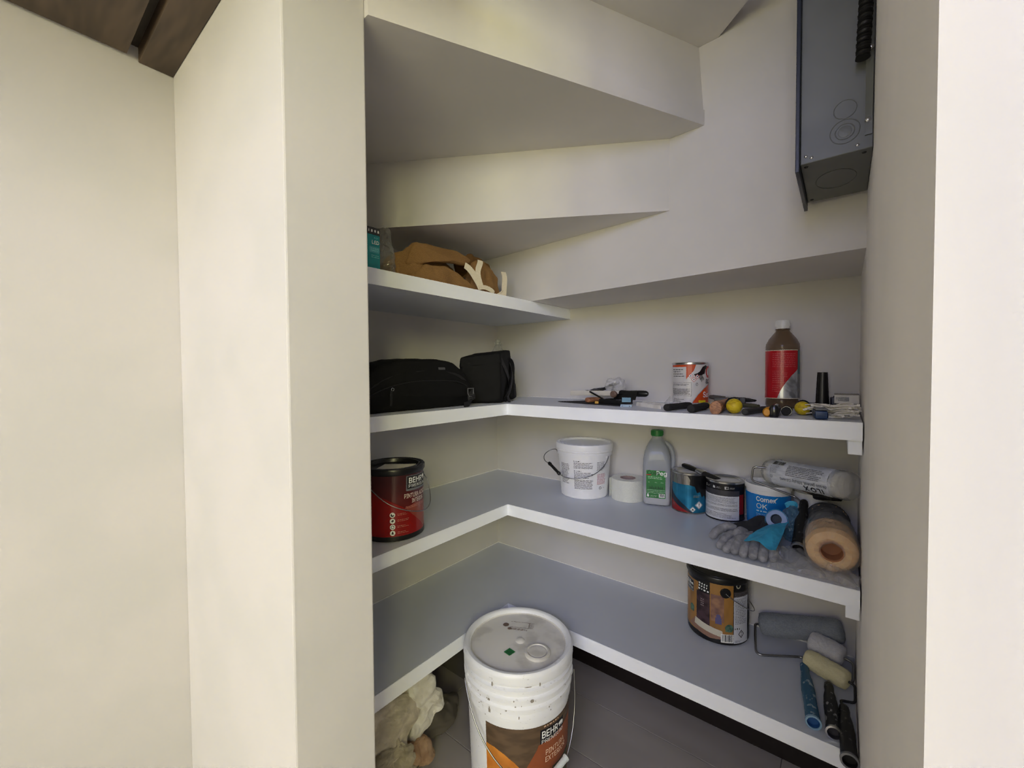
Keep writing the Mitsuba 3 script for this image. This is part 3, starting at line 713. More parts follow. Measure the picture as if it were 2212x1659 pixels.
part(bl, 'red_stripe', BL.wrap(tri2(Polygon([(-.125, .050), (-.0607, .0346), (-.0289, .0190), (.004, .0046), (-.125, .0046)])), .0009), mat('red_can_label', '8c1f22', .3), label='dark red lower field')
DRIP = mat('black_drip', '131316', .35)
part(bl, 'paint_drip', BL.wrap(tri2(Polygon([(-.002, .1195), (.085, .1195), (.085, .066), (.070, .060), (.058, .046), (.05, .062), (.040, .056), (.034, .073), (.024, .070), (.018, .088), (.004, .092), (.006, .105)]).buffer(.003).intersection(sbox(-.1, 0, .1, .1195))), .0011), DRIP, label='black paint run down the side')
def warn(k, pk, u, v, s_, sym, off=.0009):
    d = Polygon([(u, v - s_), (u + s_, v), (u, v + s_), (u - s_, v)])
    w = part(k, 'warning_mark', pk.wrap(tri2(d), off), WHITEI, label='white diamond warning mark')
    rim = d.buffer(-s_ * .05, join_style=2).difference(d.buffer(-s_ * .15, join_style=2))
    part(w, 'rim', pk.wrap(tri2(rim), off + .0003), GREYI)
    part(w, 'symbol', pk.wrap(sym(u, v, s_), off + .0003), BLACKI, kind='stuff')
warn(bl, BL, .0290, .0285, .0125, lambda u, v, s: join2(tri2(sbox(u - s * .09, v - s * .08, u + s * .09, v + s * .5)), tri2(Point(u, v - s * .32).buffer(s * .11))))
warn(bl, BL, .0100, .0150, .0090, lambda u, v, s: tri2(Polygon([(u - s * .25, v - s * .3), (u + s * .25, v - s * .3), (u + s * .3, v), (u + s * .1, v + s * .15), (u, v + s * .45), (u - s * .15, v + s * .1), (u - s * .3, v)])))
part(bl, 'gold_print', BL.wrap(bars(.0125, .030, .051, .056, .003, .0016, 71), .0006), mat('gold_ink', 'b59a52', .5), kind='stuff')
part(bl, 'fine_print', BL.wrap(join2(bars(.0125, .034, .056, .060, .003, .0015, 72), bars(-.058, -.048, .016, .027, .004, .0015, 73)), .0012), mat('pale_print', '8ba3b5', .5), kind='stuff')

bw = thing('paint_can', 'small can with white text panel and black band, between the blue can and white tub', 'paint can')
BW = Pack(.9520, -.0555, Z2, .0520, .116)
quart_shell(bw, BW, mat('can_black', '16151a', .3))
part(bw, 'grey_band', BW.wrap(tri2(sbox(-.1, .0750, .0418, .0905)), .0003), mat('band_grey', '3e3d42', .4))
part(bw, 'white_panel', BW.wrap(tri2(sbox(-.1, .0045, .0408, .0745)), .0004), mat('panel_white', 'd3d5dc', .4), label='white panel of small print')
part(bw, 'red_stripe', BW.wrap(tri2(sbox(.042, .02, .062, .078)), .0003), 'mat_red_can_label', label='red side strip')
part(bw, 'fine_print', BW.wrap(join2(bars(-.072, .036, .054, .072, .0036, .0012, 81, .3), bars(-.072, .036, .044, .052, .0034, .0012, 82, .7), bars(-.07, .037, .028, .040, .0032, .0013, 83, .15), bars(-.068, .03, .008, .026, .0038, .0012, 84, .5)), .0007), GREYI, kind='stuff')
for i, u in enumerate((-.062, -.030, .004)):
    s_ = [tri2(Point(u, .0985).buffer(.004).difference(Point(u + .001, .0985).buffer(.0022))), tri2(Polygon([(u - .004, .095), (u + .004, .095), (u + .002, .101), (u - .003, .1025)])), tri2(sbox(u - .005, .0945, u + .005, .1025).difference(sbox(u - .0008, .0955, u + .0035, .1015)))][i]
    part(bw, 'icon', BW.wrap(s_, .0005), mat('icon_grey', 'c9c9c9', .5))
part(bw, 'icon_text', BW.wrap(join2(bars(-.055, -.044, .096, .102, .003, .001, 85), bars(-.023, -.010, .096, .102, .003, .001, 86), bars(.012, .026, .096, .102, .003, .001, 87)), .0005), 'mat_icon_grey', kind='stuff')

# ---------------- white and blue tub
tb = thing('paint_tub', 'white plastic tub with bright blue label, under the wrapped roller', 'tub')
TB = Pack(1.0645, -.0640, Z2, .0505, .123, 0, .0560)
part(tb, 'body', TB.lathe([(0, .001), (.0455, .001), (.0505, .006), (.0545, .100), (.0548, .108), (.0575, .109), (.0580, .112), (.0585, .1215), (.0575, .123), (.0555, .123), (.054, .121), (.052, .100), (.02, .098), (0, .098)], 80), WHITEP, 40)
BLUET = mat('bright_blue', '1478c8', .35)
part(tb, 'blue_label', TB.wrap(tri2(sbox(-.16, .0095, .16, .0975)), .0006), BLUET, label='bright blue label')
def comex_x(h):
    v, f = text2('Comex', h, True)
    return v * [.0455 / v[:, 0].max(), 1], f
part(tb, 'lettering', TB.wrap(shift(comex_x(.0125), -.0272, .0795, 0.0), .001), WHITEI)
part(tb, 'check_mark', TB.wrap(tri2(Polygon([(.0100, .0850), (.0125, .0836), (.0228, .0935), (.0204, .0935)])), .0011), WHITEI)
part(tb, 'lettering', TB.wrap(shift(text2('OK', .0135, False), -.0272, .0595), .001), WHITEI)
mat('sky_ink', 'bcd9ee', .5)
part(tb, 'bold_print', TB.wrap(bars(-.0265, .030, .0495, .056, .0055, .0036, 315, 0), .001), 'mat_sky_ink', kind='stuff')
part(tb, 'fine_print', TB.wrap(join2(bars(-.0265, .02, .032, .047, .0038, .0012, 91, .6), bars(-.027, -.015, .028, .031, .003, .0012, 92), bars(-.0275, -.008, .015, .0195, .0035, .0018, 93)), .001), 'mat_sky_ink', kind='stuff')
part(tb, 'red_flash', TB.wrap(tri2(Polygon([(.032, .050), (.064, .074), (.066, .080), (.060, .078), (.034, .058)])), .0012), mat('crimson', 'b0102c', .4), label='red streak on the label')
part(tb, 'lid_film', TB.lathe([(.0525, .1125), (.02, .114), (0, .1145)], 48), mat('tub_inner', 'c8cdd2', .45), True)

# ---------------- brush lying across the two small cans
BRISTLE = mat('bristle_black', mikit.proc(lambda p, n, uv: MIX(hexl('0d0d0e'), hexl('2a2826'), N(p.x * 900, p.y * 300, p.z * 900))), .7)
br = thing('paint_brush', 'black paint brush lying across the blue can and its neighbour', 'brush')
a_, b_ = np.array([.8265, -.045, .8395]), np.array([.944, -.118, .8265])
dd = b_ - a_; Lb = np.linalg.norm(dd)
def flatloft(sec):   # sections (z, half width, half thickness)
    return loft([np.stack([w * np.cos(t), h * np.sin(t), np.full_like(t, z)], 1) for z, w, h in sec for t in [np.linspace(0, 2 * np.pi, 20, endpoint=False)]])
part(br, 'handle', along(flatloft([(0, .003, .003), (.003, .009, .006), (.02, .0125, .0075), (.04, .011, .0075), (.055, .008, .006), (.066, .0095, .006)]), a_, b_), BLACKP, 40)
part(br, 'ferrule', along(flatloft([(.062, .0105, .0068), (.064, .0115, .007), (.088, .0125, .0065), (.09, .012, .006)]), a_, b_), CHROME, 40, label='steel ferrule')
part(br, 'bristles', along(flatloft([(.089, .0115, .0058), (.115, .0135, .005), (Lb, .013, .002)]), a_, b_), BRISTLE, 40)

# ---------------- wrapped roller
SLEEVE = mat('sleeve_white', mikit.proc(lambda p, n, uv: MIX(hexl('dcdfe6'), hexl('c2c6cf'), SS(.4, .7, FB(p.x * 35, p.y * 35, p.z * 90, 3)))), .28)
CLEAR = film('clear_film', .13, 'e6e8ea', .25)
wr = thing('wrapped_roller', 'new paint roller in a printed white plastic sleeve, leaning across the tub', 'paint roller')
WA, WB = np.array([1.072, -.087, .862]), np.array([1.236, -.200, .8725])
WL = np.linalg.norm(WB - WA)
class Lay(Pack):
    """Print round a lying cylinder: u along its axis to the viewer's right, v around it, upwards at the front."""
    def __init__(s, a, b, r): s.a, s.b, s.rr = np.array(a), np.array(b), r
    def wrap(s, vf, off=.0004):
        v, f = vf
        z = (s.b - s.a) / np.linalg.norm(s.b - s.a)
        up = np.array([0, 0, 1.0]); up -= z * (up @ z); up /= np.linalg.norm(up)
        out = np.cross(z, up)                                # towards the viewer
        if out @ (EYE - s.a) < 0: out = -out
        up0 = math.atan2((EYE - s.a) @ up, (EYE - s.a) @ out)
        ang = v[:, 1] / s.rr + up0
        r = s.rr + off
        P = s.a + z * v[:, :1] + r * (np.cos(ang)[:, None] * out + np.sin(ang)[:, None] * up)
        return trimesh.Trimesh(P, f, process=False)
WRAD = .0345
nz = lambda m, amp, fr, sd=0: trimesh.Trimesh(m.vertices + m.vertex_normals * ((meshkit.fbm(m.vertices * fr, 3, sd) - .5) * 2 * amp)[:, None], m.faces, process=False)
core = lathe([(0, .002), (.026, .002), (.031, .006), (.0315, .02), (.0315, WL - .02), (.031, WL - .006), (.026, WL - .002), (0, WL - .002)], 48)
part(wr, 'roller', along(core, WA, WB), mat('fleece_white', 'd6d4cc', .9), 40)
def tubegrid(r, z0, z1, nz_=30, n=64):
    return lathe([(r, z) for z in np.linspace(z0, z1, nz_)], n)
part(wr, 'sleeve', along(nz(tubegrid(.0335, .018, WL - .012), .0012, 60, 2), WA, WB), SLEEVE, True, label='printed white sleeve')
part(wr, 'film', along(nz(lathe([(.006, -.016), (.02, -.010), (.031, -.002), (.0352, .010), (.0352, .030)], 64), .0012, 70, 4), WA, WB), CLEAR, False, label='clear film end')
part(wr, 'film', along(nz(lathe([(.0338, WL - .020), (.0345, WL - .004), (.034, WL + .006), (.030, WL + .014), (.018, WL + .018), (.0, WL + .019)], 64), .0012, 70, 5), WA, WB), CLEAR, False, label='clear film end')
LY = Lay(WA, WB, .0350)
flip = lambda vf, cx, cy: (np.stack([2 * cx - vf[0][:, 0], 2 * cy - vf[0][:, 1]], 1), vf[1])
txt = shift(text2('de uso general, 3/8 plg (10 mm)', .0070, True, .95), 0, 0)
txt = (txt[0] * [.120 / txt[0][:, 0].max(), 1], txt[1])
part(wr, 'lettering', LY.wrap(flip(shift(txt, .060, -.0165), .12, -.014), .001), GREYI)
part(wr, 'bold_print', LY.wrap(flip(join2(tri2(sbox(.132, -.045, .1345, -.031)), tri2(sbox(.139, -.045, .1415, -.031)), tri2(sbox(.139, -.045, .147, -.0425)), tri2(Point(.1555, -.038).buffer(.0068).difference(Point(.1555, -.038).buffer(.0042)))), .15, -.033), .001), BLACKI, kind='stuff')
txr = text2('X', .0145, True)
part(wr, 'lettering', LY.wrap(flip(shift(txr, .166, -.045), .15, -.033), .001), BLACKI)
part(wr, 'fine_print', LY.wrap(join2(bars(.075, WL - .03, -.006, .026, .0042, .0017, 101, .25), bars(.030, .052, -.004, .018, .0034, .0013, 102, .4)), .0008), GREYI, kind='stuff')
part(wr, 'barcode', LY.wrap(barcode(.030, .062, .021, .034, 12), .0008), BLACKI, kind='stuff')
part(wr, 'recycling_mark', LY.wrap(tri2(Point(.034, -.012).buffer(.004).difference(Point(.034, -.012).buffer(.0026))), .0008), GREYI)

# ---------------- roller frame with black handle
GRIPB = mat('grip_black', mikit.proc(lambda p, n, uv: MIX(hexl('141416'), hexl('38383a'), SS(.62, .75, FB(p.x * 150, p.y * 150, p.z * 150)))), .45)
def handle_mesh(L, r, hollow=.006):
    """A roller handle along +z, its open end at z = L."""
    return lathe([(0, 0), (r * .45, 0), (r * .62, .004), (r * .7, L * .1), (r * .62, L * .16), (r * .86, L * .3), (r, L * .5), (r * .93, L * .72), (r * .98, L * .9), (r * .98, L)], 28)
def socket_mesh(L, r, dep=.012):
    return lathe([(r * .97, L - .006), (r * 1.06, L - .004), (r * 1.06, L + .001), (r * .82, L + .0015), (r * .80, L - dep), (0, L - dep)], 28)
fr = thing('paint_roller', 'bare roller frame with bent wire and black handle, right of the blue tape', 'paint roller')
ha, hb = np.array([1.1520, -.118, .8000]), np.array([1.1500, -.262, .7240])
HL = np.linalg.norm(hb - ha)
h_ = part(fr, 'handle', along(handle_mesh(HL, .0145), ha, hb), GRIPB, 40)
part(h_, 'socket', along(lathe([(.0145 * .97, HL - .006), (.0145 * 1.08, HL - .004), (.0145 * 1.08, HL + .001), (.0145 * .84, HL + .0015), (.0145 * .82, HL - .002)], 28), ha, hb), CHROME, 40, label='steel rim')
part(h_, 'socket_bore', along(lathe([(.0145 * .82, HL - .0003), (.0145 * .8, HL - .010), (0, HL - .010)], 28), ha, hb), mat('bore_pitch', '08080a', .6), 40)
wp = spline([[1.075, -.148, .885], [1.052, -.150, .8845]], 3)
path = np.vstack([[1.066, -.12, .876], [1.047, -.122, .8755], [1.037, -.124, .8715], [1.0335, -.126, .862], [1.0335, -.1265, .846], [1.0365, -.126, .8375], [1.046, -.125, .833], [1.09, -.118, .8200], [1.140, -.108, .806], ha + (hb - ha) * .08])
path = np.vstack([[1.066, -.12, .876], [1.036, -.124, .8755], [1.0325, -.126, .838], [1.134, -.112, .8055], ha + (hb - ha) * .08])
part(fr, 'wire', tube(fillet(path, .008), .0026, 10), WIRE, True, label='bent steel wire')

# ---------------- white roll glimpsed under the wrapped roller
wl = thing('tape_roll', 'white roll half hidden under the right end of the wrapped roller', 'tape')
part(wl, 'tape', lathe([(.018, 0), (.036, 0), (.037, .002), (.037, .052), (.036, .054), (.019, .054)], 56, 1.162, -.048, Z2 + .055), mat('white_roll', 'd9dadc', .5), 40)
part(wl, 'core', lathe([(.0165, .0005), (.019, .0005), (.019, .0545), (.0165, .0545), (.0165, .0005)], 40, 1.162, -.048, Z2 + .055), 'mat_cardboard_core', 40)
part(wl, 'lower_band', lathe([(.018, .0), (.036, .0), (.037, .002), (.037, .051), (.036, .053), (.019, .053)], 56, 1.162, -.048, Z2 + .001), 'mat_white_roll', 40)

# ---------------- fleece cover in film
PEACH = mat('peach_fleece', mikit.proc(lambda p, n, uv: MIX(hexl('e8bf88'), hexl('d6a870'), SS(.35, .7, FB(p.x * 160, p.y * 160, p.z * 160)))), .9, sheen=.4)
PA, PB = np.array([1.2130, -.314, Z2 + .0485]), np.array([1.200, -.100, Z2 + .052])
PLn = np.linalg.norm(PB - PA)
rcv = thing('roller_cover', 'peach fleece roller cover in crumpled clear film by the right wall', 'paint roller')
fl = lathe([(.0225, .004), (.027, .0005), (.036, 0), (.043, .004), (.0465, .012), *[(.0465, z) for z in np.linspace(.02, PLn - .01, 12)], (.043, PLn), (.0225, PLn)], 64)
fl = fl.subdivide(); fl = nz(fl, .0012, 260, 5)
part(rcv, 'fleece', along(fl, PA, PB), PEACH, True)
part(rcv, 'core', along(lathe([(.0195, .06), (.0195, .003), (.0226, .003), (.0226, PLn), (.0195, PLn), (.0195, .06)], 48), PA, PB), mat('core_brown', '9a6a4c', .8), 40, label='brown cardboard core')
part(rcv, 'core_inside', along(lathe([(.0195, .035), (0, .035)], 32), PA, PB), 'mat_core_brown')
part(rcv, 'grey_band', along(nz(lathe([(.0472, z) for z in np.linspace(.085, PLn + .002, 14)] + [(.02, PLn + .004)], 56), .0012, 60, 8), PA, PB), mat('grey_wrap', two('3b3d42', '55565a', 60), .6), True, label='grey paper band')
def crumple(m, amp, fr, sd):
    n_ = meshkit.fbm(np.array(m.vertices) * fr, 3, sd); n2 = meshkit.fbm(np.array(m.vertices) * fr * 2.3 + 7, 2, sd + 3)
    rid = 1 - np.abs(2 * n_ - 1) * 1.6
    return trimesh.Trimesh(m.vertices + m.vertex_normals * (amp * (rid * .7 + (n2 - .5) * .9))[:, None], m.faces, process=False)
bagm = lathe([(.021, -.006), (.024, -.009), (.032, -.011), (.044, -.005), (.049, .006), *[(.0485, z) for z in np.linspace(.02, .12, 10)]], 56)
part(rcv, 'film', along(crumple(bagm, .0035, 55, 3), PA, PB), CLEAR, False, label='clear crumpled film')

def clampz0(m_, z0):
    v = np.array(m_.vertices); v[:, 2] = np.maximum(v[:, 2], z0); return trimesh.Trimesh(v, m_.faces, process=False)
def folds(m, amp, fr, sd):
    rr = np.random.default_rng(sd)
    v = np.array(m.vertices); d = np.zeros(len(v))
    for k in range(7):
        w = rr.normal(size=3); w /= np.linalg.norm(w)
        f = fr * (0.7 + .25 * k)
        ph = v @ w * f + rr.uniform(0, 2) + 1.2 * meshkit.noise(v * fr * .6, int(rr.integers(99)))
        d += np.abs((ph % 2) - 1) / (1 + .35 * k)
    d = (d - d.mean()) / d.std()
    return trimesh.Trimesh(v + np.array(m.vertex_normals) * (amp * d)[:, None], m.faces, process=False)
# ---------------- crumpled clear bag along the shelf edge
cb = lambda u, v: np.stack([1.098 + .155 * u + .01 * np.sin(5 * v), -.362 + .012 * u * (1 - u) * 4 + .11 * v * (1 - .25 * u), Z2 + .0012 + .026 * (meshkit.fbm(np.stack([u * 7, v * 5, u * 0], -1), 3, 5)) * np.clip(4 * v, 0, 1) * np.clip(5 * (1 - u), .15, 1) + .010 * np.abs(np.sin(9 * u + 5 * v))* (v > .02)], -1)
single('plastic_bag', clampz0(folds(sheet(cb, 70, 40), .0026, 48, 6), Z2 + .0006), film('bag_film', .13, 'e4e4e4', .2), 'crumpled clear plastic bag on the shelf edge below the peach roller cover', 'bag')

# ---------------- gloves
GLOVE = mat('glove_grey', mikit.proc(lambda p, n, uv: MIX(hexl('93949b'), hexl('7b7c84'), SS(.35, .7, FB(p.x * 90, p.y * 90, p.z * 90)))), .6)
GLOVEK = mat('glove_knit', '2b2c31', .9)
def glove(palm, tips, cuff, label, lift):
    k = thing('glove', label, 'glove', 'pair of grey work gloves')
    palm = np.array(palm, float)
    c_ = np.array(cuff, float)
    ax = palm[:2] - c_[:2]; ax /= np.linalg.norm(ax); sd = np.array([-ax[1], ax[0]])
    order = np.argsort([(np.array(t[:2]) - palm[:2]) @ sd for t in tips])
    pm = m3.Manifold.batch_hull([m3.Manifold.sphere(r_, 16).translate(tuple(map(float, q))) for r_, q in [(.011, (*(palm[:2] + sd * .026 - ax * .006), palm[2])), (.011, (*(palm[:2] - sd * .026 - ax * .006), palm[2])), (.013, (*(palm[:2] - ax * .05 + sd * .018), palm[2] + .002)), (.013, (*(palm[:2] - ax * .05 - sd * .018), palm[2] + .002))]])
    part(k, 'back', soften(pm, .006, 4), GLOVEK, True, label='dark knitted back')
    for rank, i in enumerate(order):
        t = np.array(tips[i], float)
        kn = np.array([*(palm[:2] + sd * (-.031 + .0155 * rank) - ax * .004), palm[2] + .002])
        mid = (kn + t) / 2 + [0, 0, lift]
        q3 = mid * .35 + t * .65 + [0, 0, lift * .35]
        part(k, 'finger', nz(soften(hullchain([kn, mid, q3, t], [.0100, .0104, .0104, .0098], 20), .0035, 4), .0012, 120, rank), GLOVE, True)
    cm = hullchain([palm - [*(ax * .045), 0], c_], [.021, .024], 20)
    part(k, 'cuff', soften(cm, .008, 4), GLOVEK, True, label='dark knitted cuff')
g0z = Z2 + .0105
glove([1.022, -.232, Z2 + .022], [(.966, -.268, g0z), (.985, -.238, g0z + .014), (.995, -.322, g0z), (1.012, -.338, g0z), (1.022, -.276, g0z + .018)], [1.060, -.150, Z2 + .026], 'grey coated work glove with fingers to the left, the further of the pair', .008)
glove([1.068, -.262, Z2 + .021], [(1.030, -.338, g0z + .001), (1.049, -.342, g0z), (1.069, -.344, g0z + .002), (1.088, -.342, g0z), (1.106, -.326, g0z)], [1.085, -.165, Z2 + .030], 'grey coated work glove with fingers over the shelf edge, the nearer of the pair', .010)

# ---------------- masking film with blue tape, blue bag behind, thin scraper
TAPEB = mat('blue_tape', two('2f8fb8', '3aa3cb', 70), .6)
bt = thing('masking_tape', 'roll of blue masking tape with its loose blue end over the gloves', 'tape')
ta = np.array([1.1015, -.180, .7560]); tbv = ta + np.array([-.10, -.90, .36])
part(bt, 'roll', along(lathe([(.0125, 0), (.0225, 0), (.024, .0015), (.024, .0225), (.0225, .024), (.0125, .024), (.0125, 0)], 48), ta, tbv), mat('tape_side', '8fa4cf', .55), 40)
part(bt, 'core', along(lathe([(.011, .001), (.0125, .001), (.0125, .0235), (.011, .0235), (.011, .001)], 40), ta, tbv), mat('tape_core', '1c2c44', .6), 40)
part(bt, 'core_shade', along(lathe([(.0112, .014), (0, .014)], 32), ta, tbv), 'mat_tape_core')
def drape(u, v):
    A, B_, C, D = np.array([1.081, -.222, .7500]), np.array([1.0475, -.328, .7430]), np.array([1.1255, -.206, .7660]), np.array([1.1145, -.352, .7410])
    P = (A * (1 - u)[..., None] * (1 - v)[..., None] + B_ * u[..., None] * (1 - v)[..., None] + C * (1 - u)[..., None] * v[..., None] + D * u[..., None] * v[..., None])
    P[..., 2] += .010 * np.sin(3.1 * v) * np.sin(3.1 * u) + .004 * np.sin(9 * v + 4 * u) * u + .007 * (meshkit.fbm(np.stack([u * 4, v * 4, u * 0], -1), 3, 2) - .5)
    return P
part(bt, 'loose_end', sheet(drape, 30, 30, .0006), TAPEB, 30, label='loose blue tape')
part(bt, 'twisted_end', strap(spline([[1.075, -.196, .752], [1.076, -.196, .766], [1.085, -.194, .780], [1.099, -.192, .786], [1.113, -.194, .781], [1.123, -.198, .768], [1.127, -.205, .752]], 30), .024, .0006, [.1, -.9, .36]), TAPEB, 30)
BAGB = film('blue_film', .45, '5d86a8', .35, (.75, .88, .97))
bg = thing('plastic_bag', 'bluish translucent bag with a yellow patch, behind the blue tape', 'bag')
def bagf(p):
    q = p * [.028, .034, .044]
    n_ = meshkit.fbm(p * 2.6, 3, 4)
    q = q * (0.8 + .45 * n_)[:, None]
    q[:, 2] = np.maximum(q[:, 2], -.043)
    return q + [1.131, -.158, Z2 + .0445]
part(bg, 'film', blob(bagf, 4), BAGB, False)
part(bg, 'content', blob(lambda p: p * [.019, .022, .030] * (0.8 + .4 * meshkit.fbm(p * 2, 2, 9))[:, None] + [1.131, -.152, Z2 + .0345], 3), mat('navy_content', '23384e', .5), 40)
part(bg, 'yellow_patch', moved(prism(Point(0, 0).buffer(.009).union(sbox(-.008, -.010, .010, .0)), 0, .001), (1.1655, -.165, Z2 + .066), .5, (math.pi / 2, [1, 0, 0])), mat('yellow_patch', 'b59a2c', .5), label='yellow patch')
part(bg, 'knot', strap(spline([[1.116, -.148, Z2 + .082], [1.121, -.15, Z2 + .094], [1.131, -.15, Z2 + .097], [1.140, -.158, Z2 + .088]], 14), .012, .0006, [0, 0, 1]), TAPEB, 30, label='blue twisted knot')
sc = thing('scraper', 'thin grey scraper lying behind the gloves', 'scraper')
part(sc, 'blade', moved(bx(-.036, .036, -.009, .009, 0, .0016, .0004), (1.034, -.139, Z2 + .0008), -.5), mat('scraper_grey', '70716d', .5))
part(sc, 'edge', moved(bx(.0365, .045, -.0095, .0095, 0, .0022, .0004), (1.034, -.139, Z2 + .0008), -.5), CHROME)
# dark handles behind the roller cover
dk = thing('paint_roller', 'black handled roller frame lying behind the peach roller cover', 'paint roller')
part(dk, 'handle', along(handle_mesh(.085, .0105), [1.152, -.066, Z2 + .101], [1.212, -.098, Z2 + .116]), GRIPB, 40)
part(dk, 'wire', tube(spline([[1.154, -.067, Z2 + .101], [1.135, -.06, Z2 + .106], [1.12, -.05, Z2 + .110], [1.13, -.03, Z2 + .1]], 16), .0025, 8), WIRE, True)

# ================================================================== UPPER SHELF: BAGS
NYLON = mat('black_nylon', mikit.proc(lambda p, n, uv: MIX(hexl('060607'), hexl('0d0d0f'), N(p.x * 700, p.y * 700, p.z * 700))), .75, spec=.25)
NYLONS = mat('black_webbing', '19191c', .6, spec=.3)
def rhull(pts, r, seg=16):
    return m3.Manifold.batch_hull([m3.Manifold.sphere(r, seg).translate(tuple(map(float, p))) for p in pts])
sb = thing('sling_bag', 'low rounded black sling bag at the left of the upper shelf', 'bag')
SPRO = [(-.895, 1.052), (-.885, 1.10), (-.845, 1.125), (-.80, 1.150), (-.722, 1.166), (-.62, 1.169), (-.55, 1.158), (-.505, 1.128), (-.483, 1.085), (-.478, 1.052)]
body = rhull([(x, y, z) for y, z in SPRO for x in (.165, .285)] + [(.297, y, (z - 1.052) * .6 + 1.055) for y, z in SPRO[1:-1]], .014)
sm = soften(body, .012, 6)
sm = clampz0(nz(sm, .004, 28, 3), Z3 + .0006)
part(sb, 'body', sm, NYLON, True)
zf = lambda y, z, x=.312: [x, y, z]
part(sb, 'zip', strap(spline([zf(-.86, 1.088, .309), zf(-.80, 1.122, .306), zf(-.70, 1.142, .303), zf(-.60, 1.142, .303), zf(-.53, 1.128, .305), zf(-.495, 1.09, .307)], 40), .008, .0024, [0, .2, 1]), NYLONS, 30, label='zip along the front')
part(sb, 'piping', tube(spline([zf(-.875, 1.07, .309), zf(-.80, 1.102, .311), zf(-.70, 1.118, .311), zf(-.60, 1.118, .311), zf(-.52, 1.105, .311), zf(-.485, 1.075, .307)], 40), .0022, 6), NYLONS, True)
part(sb, 'logo_patch', bx(.3015, .305, -.618, -.592, 1.150, 1.157, .0008), mat('patch_grey', '4a4b50', .5), label='small grey patch')
zp = part(sb, 'zip_pull', strap([[.314, -.788, 1.096], [.3155, -.79, 1.085], [.3155, -.790, 1.066], [.315, -.791, 1.056]], .007, .002, [0, 1, 0]), NYLONS, 30)
part(zp, 'ring', tube([[.3145, -.784 + .004 * math.cos(t), 1.0985 + .004 * math.sin(t)] for t in np.linspace(0, 2 * math.pi, 18)], .0007, 6), CHROME, True, label='small steel ring')
bkl = part(sb, 'buckle', cat(tube([[.314, -.508, 1.092], [.315, -.508, 1.075], [.316, -.502, 1.066], [.317, -.492, 1.066], [.317, -.486, 1.075], [.317, -.486, 1.092], [.314, -.508, 1.092]], .0019, 8)), mat('buckle_grey', '55565a', .4), 40, label='strap buckle')
part(sb, 'strap', strap(spline([[.305, -.50, 1.09], [.318, -.495, 1.065], [.325, -.505, 1.052], [.332, -.525, 1.043], [.335, -.545, 1.0402]], 18), .024, .0022, [0, .5, .6]), NYLONS, 30, label='loose strap end')

cbg = thing('camera_bag', 'upright black camera bag with crossed straps in the corner of the upper shelf', 'bag')
P0, PL_, PR_ = np.array([.316, -.360]), np.array([.222, -.440]), np.array([.246, -.222])
PBk = PL_ + PR_ - P0
ins = lambda q, f: tuple(np.array([.23, -.33]) + (np.array(q) - [.23, -.33]) * f)
pts = []
for q, zt in ((P0, 1.196), (PL_, 1.181), (PR_, 1.212), (PBk, 1.20)):
    pts += [(*ins(q, .94), 1.050), (*ins(q, .98), 1.12), (*ins(q, .93), zt)]
cm = clampz0(nz(soften(rhull(pts, .0125), .011, 5), .003, 30, 6), Z3 + .0006)
part(cbg, 'body', cm, NYLON, True)
u_ = (PR_ - P0) / np.linalg.norm(PR_ - P0); n_out = np.array([u_[1], -u_[0]])
rf = lambda t, z, o=.006: [*(P0 + u_ * t * np.linalg.norm(PR_ - P0) + n_out * o), z]
part(cbg, 'lid_flap', nz(soften(rhull([(*ins(q, 1.0), zt) for q, zt in ((P0, 1.202), (PL_, 1.187), (PR_, 1.218), (PBk, 1.207))] + [(*ins(q, 1.04), zt) for q, zt in ((P0, 1.176), (PL_, 1.163), (PR_, 1.190))], .006), .010, 4), .002, 30, 7), NYLON, True)
part(cbg, 'strap', strap(spline([rf(.02, 1.185), rf(.2, 1.165, .010), rf(.5, 1.13, .014), rf(.75, 1.09, .014), rf(.9, 1.052, .010)], 24), .022, .003, [u_[0], u_[1], 1.0]), NYLONS, 30)
part(cbg, 'strap', strap(spline([rf(.95, 1.175), rf(.9, 1.15, .016), rf(.7, 1.11, .022), rf(.42, 1.07, .020), rf(.25, 1.046, .012)], 24), .022, .003, [u_[0], u_[1], -1.0]), NYLONS, 30)
part(cbg, 'strap', strap(spline([rf(.80, 1.19, .004), rf(1.0, 1.165, .012), rf(1.08, 1.125, .010), rf(1.02, 1.085, .014), rf(.85, 1.052, .018)], 24), .022, .003, [n_out[0], n_out[1], .3]), NYLONS, 30)
part(cbg, 'strap_end', strap(spline([rf(.30, 1.062, .020), rf(.33, 1.048, .022), rf(.38, 1.0402, .026)], 10), .024, .003, [u_[0], u_[1], .2]), NYLONS, 30)
part(cbg, 'side_pocket', nz(soften(rhull([rf(.75, 1.055, .018), rf(1.24, 1.055, .012), rf(1.20, 1.09, .010), rf(.85, 1.10, .014), rf(1.05, 1.12, .004)], .0125), .01, 4), .003, 40, 9), NYLON, True)
v_ = (PL_ - P0) / np.linalg.norm(PL_ - P0); m_out = np.array([-v_[1], v_[0]])
lf = lambda t, z, o=.003: [*(P0 + v_ * t * np.linalg.norm(PL_ - P0) + m_out * o), z]
part(cbg, 'front_zip', strap([lf(.25, 1.15), lf(.5, 1.148), lf(.8, 1.143)], .005, .002, [0, 0, 1]), NYLONS, 30)
part(cbg, 'zip_pull', strap([lf(.25, 1.15, .005), lf(.27, 1.135, .005), lf(.27, 1.122, .005)], .005, .0018, [v_[0], v_[1], 0]), NYLONS, 30)

